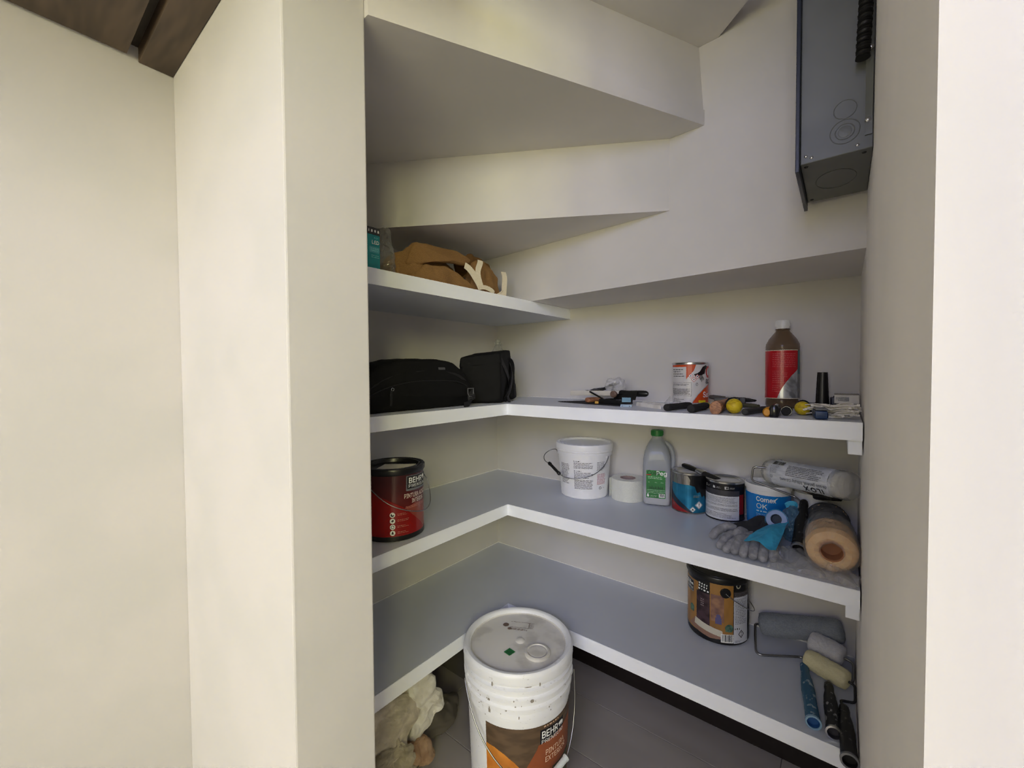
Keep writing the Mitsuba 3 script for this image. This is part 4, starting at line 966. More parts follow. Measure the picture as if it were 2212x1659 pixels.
# clear bottle behind the camera bag
scene['mat_pet'] = {'type': 'thindielectric', 'int_ior': 1.5}
cbtl = thing('bottle', 'clear plastic bottle whose bare neck shows above the camera bag', 'bottle')
bt_prof = [(.001, .001), (.026, .001), (.032, .006), (.033, .02), (.033, .16), (.031, .175), (.024, .195), (.016, .210), (.013, .218), (.0125, .222), (.0155, .2225), (.0155, .2245), (.0118, .225), (.0113, .243)]
part(cbtl, 'body', lathe(bt_prof, 40, .098, -.108, Z3), film('pet', .10, 'dfe6e2', .2), 40)
part(cbtl, 'neck_ring', lathe([(.0118, .2225), (.0158, .2225), (.0158, .2248), (.0118, .2248), (.0118, .2225)], 32, .098, -.108, Z3), film('pet_ring', .3, 'dfe6e2', .2), 40)
part(cbtl, 'thread', tube([[.098 + .0122 * math.cos(t), -.108 + .0122 * math.sin(t), Z3 + .229 + .008 * t / (4 * math.pi)] for t in np.linspace(0, 4 * math.pi, 50)], .0007, 6), 'mat_pet_ring', True)

# ================================================================== TOP CORNER SHELF
JUTE = mat('jute', mikit.proc(lambda p, n, uv: MIX(hexl('6f4f2b'), hexl('8d6b41'), .5 * N(p.x * 420, p.y * 420, p.z * 420) + .5 * FB(p.x * 18, p.y * 18, p.z * 18))), .9, sheen=.3)
CREAM = mat('cream_cotton', mikit.proc(lambda p, n, uv: MIX(hexl('d6cbb2'), hexl('e6ddc8'), N(p.x * 500, p.y * 500, p.z * 500))), .85)
tt = thing('tote_bag', 'crumpled brown jute tote bag with cream handles on the top corner shelf', 'bag')
z4 = Z4
def jbody(pts, r, edge, amp, sd, it=8):
    m_ = soften(rhull(pts, r), edge, it)
    m_ = nz(m_, amp, 16, sd)
    return nz(m_, amp * .35, 60, sd + 4)
def clampz(m_, z0):
    v = np.array(m_.vertices); v[:, 2] = np.maximum(v[:, 2], z0); return trimesh.Trimesh(v, m_.faces, process=False)
bodyA = jbody([(.285, -.745, z4 + .02), (.275, -.725, z4 + .060), (.26, -.66, z4 + .096), (.25, -.60, z4 + .100), (.25, -.53, z4 + .062), (.27, -.50, z4 + .02), (.12, -.70, z4 + .03), (.10, -.58, z4 + .06), (.12, -.48, z4 + .03), (.295, -.62, z4 + .02)], .018, .008, .010, 3, 5)
part(tt, 'body', clampz(folds(bodyA, .0035, 22, 8).apply_transform(np.diag([1, 1, 1.08, 1]) + np.array([[0, 0, 0, 0], [0, 0, 0, 0], [0, 0, 0, -.08 * z4], [0, 0, 0, 0]])), z4 + .0006), JUTE, True)
def zs(m_):
    v = np.array(m_.vertices); v[:, 2] = z4 + (v[:, 2] - z4) * 1.1; return trimesh.Trimesh(v, m_.faces, process=False)
def slab(pts, r, edge, amp, sd): return folds(soften(rhull(pts, r, 12), edge, 3), amp, 26, sd)
flap = slab([(.290, -.715, z4 + .050), (.285, -.680, z4 + .100), (.262, -.640, z4 + .116), (.245, -.600, z4 + .118), (.285, -.530, z4 + .110), (.302, -.482, z4 + .096), (.308, -.505, z4 + .084), (.318, -.570, z4 + .078), (.315, -.640, z4 + .062)], .0045, .0065, .0022, 3)
part(tt, 'flap', zs(flap), JUTE, 60, label='stiff folded flap pointing right')
low = slab([(.305, -.70, z4 + .012), (.318, -.63, z4 + .012), (.328, -.545, z4 + .011), (.330, -.505, z4 + .011), (.318, -.60, z4 + .050), (.308, -.66, z4 + .048), (.27, -.52, z4 + .035), (.326, -.555, z4 + .034)], .010, .0075, .003, 14)
part(tt, 'fold', clampz(low, z4 + .0006), JUTE, 60)
side = slab([(.30, -.475, z4 + .016), (.305, -.455, z4 + .07), (.29, -.43, z4 + .100), (.275, -.385, z4 + .096), (.285, -.345, z4 + .060), (.288, -.342, z4 + .016), (.2, -.42, z4 + .05)], .0135, .0075, .0045, 17)
part(tt, 'side_fold', clampz(zs(side), z4 + .0006), JUTE, 60)
back = slab([(.26, -.50, z4 + .09), (.255, -.44, z4 + .118), (.255, -.38, z4 + .110), (.27, -.335, z4 + .075), (.22, -.45, z4 + .07), (.22, -.37, z4 + .07)], .010, .0075, .004, 23)
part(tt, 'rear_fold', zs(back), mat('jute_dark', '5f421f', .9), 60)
S_ = lambda *q: [[x, y, z4 + z] for x, y, z in q]
part(tt, 'handle', strap(spline(S_((.318, -.520, .080), (.325, -.500, .066), (.330, -.484, .045), (.334, -.472, .026), (.336, -.466, .012)), 20), .022, .002, [.2, 1, .1]), CREAM, 30, label='cream cotton handle')
part(tt, 'handle', strap(spline(S_((.336, -.462, .014), (.332, -.470, .04), (.326, -.470, .07), (.318, -.452, .098), (.310, -.442, .112)), 20), .018, .002, [.2, 1, .2]), CREAM, 30, label='cream cotton handle')
part(tt, 'handle_loop', strap(spline(S_((.338, -.478, .016), (.342, -.455, .020), (.344, -.432, .016), (.343, -.416, .008), (.338, -.412, .003)), 20), .013, .002, [.3, .1, 1]), CREAM, 30)
part(tt, 'cream_trim', strap(spline(S_((.322, -.340, .092), (.330, -.343, .068), (.334, -.350, .04), (.337, -.357, .012), (.337, -.360, .0015)), 20), .020, .0025, [.15, 1, .12]), CREAM, 30, label='cream trim')
part(tt, 'cream_trim', strap(spline(S_((.334, -.385, .004), (.336, -.372, .012), (.335, -.360, .022)), 10), .014, .0025, [.1, .6, 1]), CREAM, 30)
part(tt, 'black_tag', strap(spline(S_((.333, -.537, .036), (.334, -.541, .026), (.334, -.546, .016)), 8), .007, .0015, [.2, 1, .3]), BLACKI, 30, label='black printed mark')
# light bulb carton
tb2 = thing('bulb_carton', 'teal light bulb carton at the left end of the top corner shelf', 'box')
part(tb2, 'carton', bx(.265, .345, -.915, -.8365, z4 + .0005, z4 + .083, .001), mat('teal_card', '157f86', .5))
part(tb2, 'top_band', bx(.2645, .3455, -.9155, -.836, z4 + .083, z4 + .100, .001), mat('card_dark', '2b2a2c', .5), label='dark top band')
def tface(vf, off=.0004):
    v, f = vf
    return trimesh.Trimesh(np.stack([np.full(len(v), .3452 + off), v[:, 0], v[:, 1]], 1), f, process=False)
def txt_to(t, h, yr, z, w, bold=True):
    v, f = text2(t, h, bold); v = v * [w / v[:, 0].max(), 1]
    return v + [yr - w, z], f
part(tb2, 'bold_print', tface(bars(-.868, -.8395, z4 + .0875, z4 + .0965, .0085, .0062, 321, 0), .0008), WHITEI, kind='stuff')
mat('pale_teal', '8fd0cf', .5)
part(tb2, 'pale_band', tface(tri2(sbox(-.8655, z4 + .040, -.8385, z4 + .054)), .0002), mat('teal_band', '4f9fa6', .5))
part(tb2, 'lettering', tface(txt_to('LED', .0085, -.8395, z4 + .0605, .020), .0004), WHITEI)
part(tb2, 'fine_print', tface(join2(bars(-.852, -.8405, z4 + .073, z4 + .079, .005, .003, 203, 0), bars(-.862, -.8400, z4 + .043, z4 + .053, .0045, .0018, 201, .2), bars(-.86, -.8385, z4 + .027, z4 + .037, .0045, .0018, 202, .2)), .0004), 'mat_pale_teal', kind='stuff')
def cbag(u, v):
    y = -.830 + .083 * u; z = z4 + .001 + v * (.105 + .035 * np.exp(-((u - .62) / .22) ** 2)) * (1 - .25 * u ** 3)
    n_ = meshkit.fbm(np.stack([u * 4, v * 6, u * 0 + 3], -1), 3, 6) - .5
    x = .275 + .055 * np.sin(np.pi * u) * (1 - .75 * v) + .04 * n_
    return np.stack([x, y + .012 * n_ * v - .01 * v * np.sign(u - .5) * (1 - v), z], -1)
pb_ = thing('plastic_bag', 'clear crinkled plastic bag standing between the teal carton and the tote', 'bag')
part(pb_, 'front', sheet(cbag, 22, 34), 'mat_bag_film')
part(pb_, 'back', sheet(lambda u, v: cbag(u, v * .92) * [1, 1, 1] + np.stack([-.055 - .03 * (1 - v) + .0 * u, .004 + 0 * u, 0 * u], -1), 20, 26), 'mat_clear_film')

# ================================================================== UPPER SHELF: CAN, BOTTLE, TOOLS
su = thing('paint_can', 'small can with orange and white label on the upper shelf', 'paint can')
SU = Pack(.852, -.062, Z3, .0512, .131)
quart_shell(su, SU, mat('can_white', 'd4d2d2', .35))
ORG = mat('orange_red', 'c4481c', .35)
part(su, 'orange_field', SU.wrap(tri2(Polygon([(.004, .0045), (.008, .014), (.022, .034), (.042, .052), (.06, .062), (.1, .078), (.14, .09), (.14, .0045)])), .0004), ORG, label='orange lower field')
part(su, 'orange_corner', SU.wrap(tri2(Polygon([(-.14, .124), (.016, .124), (.010, .106), (-.002, .092), (-.0115, .080), (-.0115, .1175), (-.14, .1175)])), .0004), ORG)
part(su, 'grey_curve', SU.wrap(tri2(LineString([(.004, .0045), (.008, .014), (.022, .034), (.042, .052), (.06, .062), (.1, .078)]).buffer(.0012)), .0006), mat('silver_line', 'a9aab0', .4))
part(su, 'black_blot', SU.wrap(tri2(Polygon([(.012, .094), (.022, .097), (.03, .104), (.038, .116), (.050, .121), (.056, .118), (.047, .109), (.044, .098), (.034, .094), (.024, .092), (.016, .090)]).buffer(.0015)), .0008), DRIP, label='black paint blot')
part(su, 'red_ring', SU.wrap(tri2(affinity.scale(Point(.066, .102).buffer(.0185, 24), .85, 1).difference(affinity.scale(Point(.066, .102).buffer(.0115, 24), .85, 1))), .0007), REDI, label='red ring emblem')
t_ = text2('ac', .0165, True); part(su, 'lettering', SU.wrap(shift((t_[0] * [.020 / t_[0][:, 0].max(), 1], t_[1]), .050, .067), .0006), BLACKI)
t_ = text2('Sun', .0165, True); part(su, 'lettering', SU.wrap(shift((t_[0] * [.034 / t_[0][:, 0].max(), 1], t_[1]), .038, .025), .0008), WHITEI)
part(su, 'fine_print', SU.wrap(join2(bars(-.062, -.0145, .086, .115, .0068, .0026, 211, .4), bars(-.062, .001, .032, .052, .0024, .0012, 212, .1), bars(-.060, -.002, .060, .067, .0032, .0013, 213, .5), bars(-.06, -.01, .008, .022, .0042, .0014, 214, .5), bars(.044, .06, .018, .022, .0022, .0010, 215)), .0007), mat('ink_soft', '5c5a5e', .5), kind='stuff')
part(su, 'yellow_tag', SU.wrap(tri2(sbox(.024, .0055, .050, .016)), .0008), mat('yellow_ink', 'd8c21f', .4), label='yellow tag')
part(su, 'panel_rule', SU.wrap(tri2(sbox(-.063, .029, .004, .070).difference(sbox(-.0622, .0298, .0032, .0692))), .0007), 'mat_ink_soft')
for (u, v) in ((.0015, .090), (.010, .079), (.020, .088)):
    d = Polygon([(u, v - .0075), (u + .0075, v), (u, v + .0075), (u - .0075, v)])
    w = part(su, 'warning_mark', SU.wrap(tri2(d), .0008), WHITEI)
    part(w, 'rim', SU.wrap(tri2(d.difference(d.buffer(-.0011, join_style=2))), .0011), REDI)
    part(w, 'symbol', SU.wrap(tri2(Point(u, v).buffer(.0018)), .0011), BLACKI)
part(su, 'barcode', SU.wrap(shift(barcode(-.009, .009, -.007, .007, 9), .0335, .083, -1.0), .0011), BLACKI, kind='stuff')
part(su, 'round_mark', SU.wrap(tri2(Point(.019, .0645).buffer(.0042).difference(Point(.019, .0645).buffer(.0034)).union(sbox(.0185, .061, .0195, .068))), .0007), 'mat_ink_soft')

bo = thing('bottle', 'brown plastic bottle with red and silver label and white cap', 'bottle')
BOT = Pack(1.0955, -.062, Z3, .0405, .233)
BROWNP = film('brown_plastic', .22, '6a584a', .22, (.82, .74, .66))
part(bo, 'body', BOT.lathe([(.001, .002), (.034, .002), (.0385, .005), (.0398, .012), (.0392, .024), (.0378, .026), (.0392, .028), (.0396, .030), (.0392, .09), (.0396, .158), (.0405, .163), (.0408, .170), (.0395, .178), (.033, .191), (.0255, .2015), (.0195, .209), (.0165, .2135), (.0155, .218), (.0155, .222)], 64), BROWNP, 50)
part(bo, 'neck_ring', BOT.lathe([(.0155, .2165), (.0182, .2168), (.0182, .2185), (.0155, .2188)], 40), 'mat_brown_plastic', 40)
cpk = part(bo, 'cap', BOT.lathe([(.0158, .2195), (.0172, .2195), (.0172, .2242), (.0166, .2248), (.0172, .2254), (.0172, .240), (.016, .2425), (.004, .243), (0, .243)], 40), mat('cap_white', 'd9d9d6', .4), 40, label='white screw cap')
part(cpk, 'ridges', cat(*[moved(bx(-.0005, .0005, -.0006, .0006, .2262, .2395), (BOT.cx + .0173 * math.cos(a), BOT.cy + .0173 * math.sin(a), Z3), a + math.pi / 2) for a in np.linspace(0, 2 * math.pi, 40, endpoint=False)]), 'mat_cap_white', kind='stuff')
SILV = mat('silver_label', mikit.proc(lambda p, n, uv: MIX(hexl('8d8f94'), hexl('c9cbd0'), SS(.35, .65, FB(p.x * 55 + p.z * 30, p.y * 55, p.z * 40)))), .28, metal=.5)
CRIM = mat('crimson_label', 'b01622', .28)
def wavy(m_, amp, fr, sd):
    return nz(m_, amp, fr, sd)
labz0, labz1 = .0285, .1595
lb_ = part(bo, 'label', BOT.wrap(tri2(sbox(-.115, labz0, .047, labz1), .004), .0002), CRIM, label='red label with silver lower corner')
part(lb_, 'silver_field', BOT.wrap(tri2(Polygon([(-.012, labz0), (-.004, .050), (.008, .072), (.022, .091), (.036, .104), (.0405, .108), (.0405, labz0)]), .004), .0006), SILV)
part(lb_, 'teal_strip', BOT.wrap(tri2(sbox(.0405, .095, .0545, labz1)), .0006), mat('teal_strip', '2f5f66', .35))
part(lb_, 'clear_strip', BOT.wrap(tri2(sbox(.0405, labz0, .0545, .095)), .0006), mat('grey_strip', '6f6f72', .35))
part(lb_, 'border', BOT.wrap(join2(tri2(sbox(-.115, labz1 - .0012, .0405, labz1 + .0006)), tri2(sbox(-.115, labz0 - .0006, .0545, labz0 + .0012))), .0008), mat('border_cream', 'cfc6b6', .4), kind='stuff')
part(lb_, 'fine_print', BOT.wrap(join2(bars(-.024, .034, .110, .154, .0050, .0016, 221, .1), bars(-.024, .012, .070, .107, .0050, .0016, 222, .35), bars(-.024, -.004, .046, .067, .0050, .0016, 223, .4)), .0005), mat('rose_print', 'c4595c', .5), kind='stuff')

tz = Z3
# pile of tools at the left
single('sandpaper', nz(prism(Polygon([(.447, -.196), (.60, -.238), (.705, -.262), (.70, -.20), (.66, -.10), (.53, -.09)]), tz + .0006, tz + .0026).subdivide().subdivide().subdivide(), .0012, 40, 2), mat('sandpaper_black', '1b1a1c', .85), 'flat black sheet of sandpaper under the pile of scrapers', 'sandpaper')
kn = thing('taping_knife', 'long scraper with pale blade and black handle lying across the pile', 'scraper')
ka, kb, kc = np.array([.462, -.135, tz + .029]), np.array([.655, -.150, tz + .034]), np.array([.747, -.145, tz + .034])
part(kn, 'blade', along(flatloft([(0, .0085, .0013), (.002, .009, .0015), (np.linalg.norm(kb - ka), .008, .0015)]).apply_transform(trimesh.transformations.rotation_matrix(math.pi / 2, [0, 0, 1])), ka, kb), mat('blade_pale', 'cfcac0', .5), 40, label='pale flat blade')
part(kn, 'handle', along(flatloft([(0, .007, .006), (.006, .0105, .008), (.03, .009, .0075), (.07, .0105, .0085), (.088, .0095, .008), (.094, .005, .005)]).apply_transform(trimesh.transformations.rotation_matrix(math.pi / 2, [0, 0, 1])), kb, kc), BLACKP, 40)
fs = thing('sandpaper', 'folded dark grey sandpaper on top of the pile, by the clear wrap', 'sandpaper')
part(fs, 'sheet', sheet(lambda u, v: np.stack([.512 + .105 * u + .015 * v, -.12 + .05 * v, tz + .036 + .030 * u + .012 * np.abs(v - .4) - .012 * np.sin(3 * u)], -1), 12, 12, .0008), mat('sandpaper_grey', '3a3b40', .85), 30)
part(fs, 'lower_fold', sheet(lambda u, v: np.stack([.518 + .095 * u, -.115 + .05 * v, tz + .036 + .012 * u + .008 * v], -1), 8, 8, .0008), 'mat_sandpaper_grey', 30)
single('plastic_wrap', folds(blob(lambda p: p * [.036, .026, .022] + [.625, -.115, tz + .060], 4), .0042, 45, 8), film('wrap_film', .35, 'e8e8ea', .2), 'small ball of crumpled clear plastic wrap on top of the pile', 'wrap')
wh = thing('putty_knife', 'putty knife lying under the pile, its worn brown wooden handle towards the room', 'scraper')
part(wh, 'handle', along(flatloft([(0, .008, .006), (.003, .0125, .0085), (.03, .0125, .0085), (.055, .008, .006), (.07, .009, .006)]), [.577, -.225, tz + .0125], [.600, -.14, tz + .014]), mat('worn_wood', two('7a4e38', '9a6a4c', 70), .6), 40)
part(wh, 'blade', along(flatloft([(.068, .008, .001), (.12, .02, .0008), (.125, .02, .0006)]), [.577, -.225, tz + .0125], [.600, -.14, tz + .014]), CHROME)
pn = thing('pen', 'thin black pen leaning down the front of the pile', 'pen')
part(pn, 'barrel', tube(np.array([[.556, -.165, tz + .037], [.60, -.19, tz + .024], [.645, -.215, tz + .0085]]), .0030, 12), BLACKP, 40)
part(pn, 'tip', tube(np.array([[.645, -.215, tz + .0085], [.651, -.2185, tz + .0062]]), [.0026, .0008], 12), CHROME, 40)
tlk = thing('tool_case', 'open black plastic tool case among the pile of scrapers', 'case')
part(tlk, 'tray', moved(cat(bx(-.042, .042, -.03, .03, 0, .003), bx(-.042, -.039, -.03, .03, .0031, .014), bx(.039, .042, -.03, .03, .0031, .014), bx(-.0389, .0389, -.03, -.027, .0031, .014), bx(-.0389, .0389, .027, .03, .0031, .014)), (.665, -.20, tz + .0032), -.25), BLACKP)
part(tlk, 'divider', moved(bx(-.001, .001, -.0269, .0269, .0031, .012), (.665, -.20, tz + .0032), -.25), mat('divider', '6c6d70', .5))
part(tlk, 'lid', moved(bx(-.042, .042, -.0015, .0015, 0, .03), (.678, -.166, tz + .015), -.25, (-.5, [1, 0, 0])), BLACKP)
kb2 = thing('knob', 'round brown wooden knob end on the pile, in front of the pale blade', 'knob')
part(kb2, 'knob', along(lathe([(0, 0), (.008, 0), (.011, .003), (.011, .010), (.007, .014), (.006, .03), (0, .03)], 28), [.640, -.170, tz + .031], [.645, -.13, tz + .031]), mat('knob_wood', '6b564c', .5), 40)
hg = thing('hinge', 'pale blue metal plate with two screw holes at the shelf front', 'hinge')
plate = sbox(-.0165, -.006, .0165, .006).difference(Point(-.011, 0).buffer(.0022)).difference(Point(.011, 0).buffer(.0022))
part(hg, 'plate', moved(prism(plate, 0, .0016), (.728, -.268, tz + .0015), .12, (.85, [1, 0, 0])), mat('pale_blue', 'a9c0d6', .35))
part(hg, 'leaf', moved(bx(-.010, .016, -.012, .012, 0, .0014), (.712, -.235, tz + .018), .4, (.5, [1, 0, 0])), mat('sky_plate', '86b0c8', .4))
STICK = mat('stick', two('cfcbc4', 'e2dfda', 50), .7)
for i, (a, b, lb) in enumerate((((.735, -.205, tz + .003), (.838, -.292, tz + .003), 'paint smeared white stirring stick, the nearer of the two by the hinge'), ((.735, -.160, tz + .003), (.828, -.225, tz + .003), 'paint smeared white stirring stick, the further of the two by the hinge'))):
    single('stir_stick', along(flatloft([(0, .006, .001), (.003, .008, .0016), (.05, .009, .0018), (np.linalg.norm(np.array(b) - a) - .003, .008, .0016), (np.linalg.norm(np.array(b) - a), .005, .001)]).apply_transform(trimesh.transformations.rotation_matrix(math.pi / 2, [0, 0, 1])), a, b), STICK, lb, 'stick', 'white stirring sticks', smooth=40)
single('plastic_shard', sheet(lambda u, v: np.stack([.783 + .03 * u, -.115 - .02 * u + .008 * v, tz + .0008 + .030 * v * u], -1), 8, 8), 'mat_bag_film', 'clear plastic shard leaning by the orange and white can', 'plastic')
single('wax_stub', moved(bx(-.006, .006, -.004, .004, 0, .008, .0015), (.615, -.232, tz + .0028), .4), mat('stub_yellow', 'b98a2a', .5), 'tiny yellow stub beside the worn wooden handle', 'stub')

# hand tools along the front edge
FOAM = mat('foam_black', mikit.proc(lambda p, n, uv: MIX(hexl('111113'), hexl('29292b'), N(p.x * 800, p.y * 800, p.z * 800))), .85)
def grip_tool(name, a, b, r, label, category, mg, shaft=.07, rs=.0032, ferr=None):
    k = thing(name, label, category)
    a, b = np.array(a, float), np.array(b, float); L = np.linalg.norm(b - a)
    part(k, 'handle', along(lathe([(0, 0), (r * .7, 0), (r * .95, .002), (r, .008), (r * .92, L * .5), (r, L * .85), (r * .8, L), (0, L)], 28), a, b), mg, 40)
    if ferr: part(k, 'ferrule', along(lathe([(0, 0), (r * .85, 0), (r * .85, .008), (0, .008)], 24), b, b + (b - a)), ferr, 40)
    e = b + (b - a) / L * (shaft + .008)
    part(k, 'shaft', tube(np.array([b, e]), rs, 10), CHROME, 40)
    return k
grip_tool('file', (.868, -.340, tz + .0098), (.893, -.215, tz + .0098), .0092, 'black gripped file, the first hand tool in front of the orange and white can', 'hand tool', FOAM, .05, .004)
k = grip_tool('file', (.932, -.352, tz + .0105), (.938, -.222, tz + .0105), .0100, 'black gripped file with a yellow collar, between its twin and the wooden handle', 'hand tool', FOAM, .05, .004, mat('collar_yellow', 'b99b24', .5))
hm = thing('hammer', 'hammer lying with its oval wooden handle end towards the room', 'hammer')
WOODH = mat('handle_wood', mikit.proc(lambda p, n, uv: MIX(hexl('b07f5e'), hexl('8d6249'), SS(.3, .7, FB(p.x * 240 + p.z * 130, p.y * 9, p.z * 240)))), .6)
part(hm, 'handle', along(flatloft([(0, .0135, .0105), (.002, .0168, .0132), (.03, .0165, .013), (.10, .013, .011), (.2, .011, .009), (.235, .0105, .009)]).apply_transform(trimesh.transformations.rotation_matrix(math.pi / 2, [0, 0, 1])), [.987, -.345, tz + .0145], [.968, -.12, tz + .0145]), WOODH, 40)
part(hm, 'head', cat(moved(bx(-.035, .03, -.011, .011, 0, .022, .003), (.966, -.098, tz + .004), .1), moved(bx(.0301, .046, -.013, .013, -.002, .024, .003), (.966, -.098, tz + .004), .1)), mat('forged', '3b3b3d', .4, metal=.9), 30)
YEL = mat('yellow_rubber', mikit.proc(lambda p, n, uv: MIX(hexl('d6bd25'), hexl('b99d1c'), SS(.45, .7, FB(p.x * 160, p.y * 160, p.z * 160)))), .55)
DKG = mat('dark_teal_grip', '1d2a2c', .5)
def yellow_tool(c, b, r, label):
    k = thing('screwdriver', label, 'screwdriver')
    c, b = np.array(c), np.array(b); L = np.linalg.norm(b - c)
    part(k, 'handle', along(lathe([(r * .98, r * .75), (r * 1.04, r * 1.0), (r * 1.02, r * 2), (r * .78, r * 4), (r * .95, L * .8), (r * .5, L), (0, L)], 32), c, b), DKG, 40)
    part(k, 'end_cap', along(lathe([(0, -r * .55), (r * .35, -r * .52), (r * .7, -r * .3), (r * .93, r * .1), (r, r * .45), (r * .98, r * .8), (r * .9, r * .85)], 32), c, b), YEL, 50, label='round yellow end')
    part(k, 'shaft', tube(np.array([b, b + (b - c) / L * .06]), .003, 10), CHROME, 40)
yellow_tool((1.0235, -.318, tz + .0187), (1.000, -.215, tz + .0187), .0178, 'screwdriver with a round yellow end, beside the wooden hammer handle')
yellow_tool((1.155, -.268, tz + .0164), (1.150, -.165, tz + .0164), .0156, 'screwdriver with a round yellow end, beside the blue handles')
bb_ = thing('paint_brush', 'flat paint brush by the wall between the orange-white can and brown bottle', 'brush')
part(bb_, 'handle', along(flatloft([(0, .006, .005), (.01, .012, .007), (.045, .008, .006), (.052, .009, .006)]), [.905, -.045, tz + .0245], [1.03, -.070, tz + .0185]), mat('brush_grey', '4d4b48', .5), 40)
part(bb_, 'ferrule', along(flatloft([(.050, .011, .0065), (.052, .0125, .007), (.072, .0125, .0065)]), [.905, -.045, tz + .0245], [1.03, -.070, tz + .0185]), CHROME, 40, label='steel ferrule')
part(bb_, 'bristles', along(flatloft([(.071, .012, .006), (.11, .0145, .006), (.128, .0145, .003)]), [.905, -.045, tz + .0245], [1.03, -.070, tz + .0185]), BRISTLE, 40)
b2_ = thing('paint_brush', 'dark paint brush lying under the flat brush beside the hammer', 'brush')
part(b2_, 'handle', along(flatloft([(0, .006, .004), (.02, .010, .006), (.06, .009, .006)]), [1.048, -.125, tz + .0075], [.93, -.07, tz + .0075]), mat('brush_olive', '4b4a36', .5), 40)
part(b2_, 'ferrule', along(flatloft([(.058, .011, .0062), (.08, .012, .0062)]), [1.048, -.125, tz + .0075], [.93, -.07, tz + .0075]), CHROME, 40)
part(b2_, 'bristles', along(flatloft([(.079, .012, .006), (.12, .014, .003)]), [1.048, -.125, tz + .0075], [.93, -.07, tz + .0075]), BRISTLE, 40)
grip_tool('chisel', (1.049, -.345, tz + .0085), (1.080, -.225, tz + .0085), .0078, 'dark grey chisel lying between the two yellow ended screwdrivers', 'hand tool', mat('grip_slate', '2e3032', .6), .05, .0035)
uk = thing('utility_knife', 'black and orange utility knife with its rounded end over the shelf edge', 'knife')
ua, ub = np.array([1.108, -.352, tz + .0115]), np.array([1.100, -.20, tz + .0115])
rotq = trimesh.transformations.rotation_matrix(math.pi / 2, [0, 0, 1])
part(uk, 'body', along(flatloft([(0, .010, .007), (.003, .0165, .0105), (.03, .0165, .0105), (.11, .012, .009), (.14, .008, .006)]).apply_transform(rotq), ua, ub), mat('knife_black', '121214', .2), 40)
part(uk, 'orange_side', along(flatloft([(-.001, .007, .006), (.003, .0105, .0088), (.03, .0105, .0088), (.09, .007, .006)]).apply_transform(rotq), ua + [-.0135, .001, -.001], ub + [-.010, 0, -.001]), mat('knife_orange', 'c7881d', .4), 40, label='orange side')
bp = thing('bit_holder', 'short black cylinder between the knife and the second yellow screwdriver', 'hand tool')
part(bp, 'body', along(lathe([(0, 0), (.008, 0), (.0098, .002), (.0098, .05), (.008, .055), (0, .055)], 24), [1.126, -.300, tz + .0102], [1.124, -.2, tz + .0102]), FOAM, 40)
part(bp, 'collar', along(lathe([(.0099, .012), (.0104, .012), (.0104, .016), (.0099, .016)], 24), [1.126, -.300, tz + .0102], [1.124, -.2, tz + .0102]), CHROME, 40)
BLUEH = mat('blue_handle', '16325a', .45)
pl_ = thing('pliers', 'pliers with dark blue handles, ends towards the room', 'pliers')
part(pl_, 'handle', moved(bx(-.0115, .0115, -.035, .035, 0, .0185, .005), (1.189, -.318, tz + .0006), .12), BLUEH, 40)
part(pl_, 'handle', moved(bx(-.010, .010, -.05, .05, 0, .017, .005), (1.172, -.185, tz + .0045), .12), mat('blue_handle_dark', '13273f', .45), 40)
part(pl_, 'jaws', moved(bx(-.009, .009, -.03, .03, 0, .014, .003), (1.168, -.085, tz + .004), .1), mat('jaw_steel', '6d6e70', .35, metal=.9), 30)
part(pl_, 'collar', moved(bx(-.0105, .0105, -.034, .02, .0186, .0235, .002), (1.189, -.318, tz + .0006), .12), mat('collar_grey', '5c5f63', .4), 40)
sp_ = thing('spout', 'black tapered plastic spout standing upright by the right wall', 'spout')
part(sp_, 'cone', lathe([(.0155, .0005), (.016, .002), (.0148, .012), (.0112, .0975), (.0105, .099), (.0085, .099), (.0085, .06), (0, .06)], 40, 1.1860, -.085, tz), mat('spout_black', '101012', .35), 40)
part(sp_, 'rib', lathe([(.0155, .008), (.0162, .010), (.0155, .012)], 40, 1.186, -.085, tz), 'mat_spout_black', 40)
nv = thing('tape_measure', 'navy blue block behind the pliers, next to the white labelled box', 'hand tool')
part(nv, 'case', moved(bx(-.011, .011, -.02, .02, 0, .034, .004), (1.214, -.075, tz + .0006), .1), mat('navy', '141d3c', .4), 30)
part(nv, 'button', moved(bx(-.005, .005, -.007, .007, .034, .037, .001), (1.214, -.075, tz + .0006), .1), BLACKP)
bxp = thing('blister_pack', 'clear blister pack under the small white box', 'pack')
part(bxp, 'shell', bx(1.2155, 1.257, -.155, -.085, tz + .0006, tz + .0225, .002), film('blister', .25, 'd8dadc', .12))
part(bxp, 'tool', along(flatloft([(0, .004, .004), (.03, .006, .005), (.04, .004, .004)]), [1.236, -.145, tz + .010], [1.236, -.1, tz + .010]), mat('tool_grey', '8b8c90', .3, metal=.8), 40)
wb = thing('small_box', 'small white box with a barcode by the right wall on the upper shelf', 'box')
part(wb, 'carton', bx(1.2115, 1.2585, -.150, -.082, tz + .0232, tz + .0440, .0008), mat('carton_white', 'd7d3cc', .6))
part(wb, 'flap', bx(1.2110, 1.2588, -.1512, -.081, tz + .0440, tz + .0450, .0003), mat('carton_edge', '8f8b85', .6))
def wface(vf, off=.0004):
    v, f = vf
    return trimesh.Trimesh(np.stack([v[:, 0], np.full(len(v), -.1502 - off), v[:, 1]], 1), f[:, ::-1], process=False)
part(wb, 'barcode', wface(barcode(1.2145, 1.2395, tz + .029, tz + .039, 15)), GREYI, kind='stuff')
TIE = mat('tie_white', 'e0ddd6', .45)
ct = thing('cable_ties', 'fanned bundle of pale plastic cable ties over the shelf edge by the right wall', 'cable ties', kind='stuff')
ties = []
rr_ = random.Random(5)
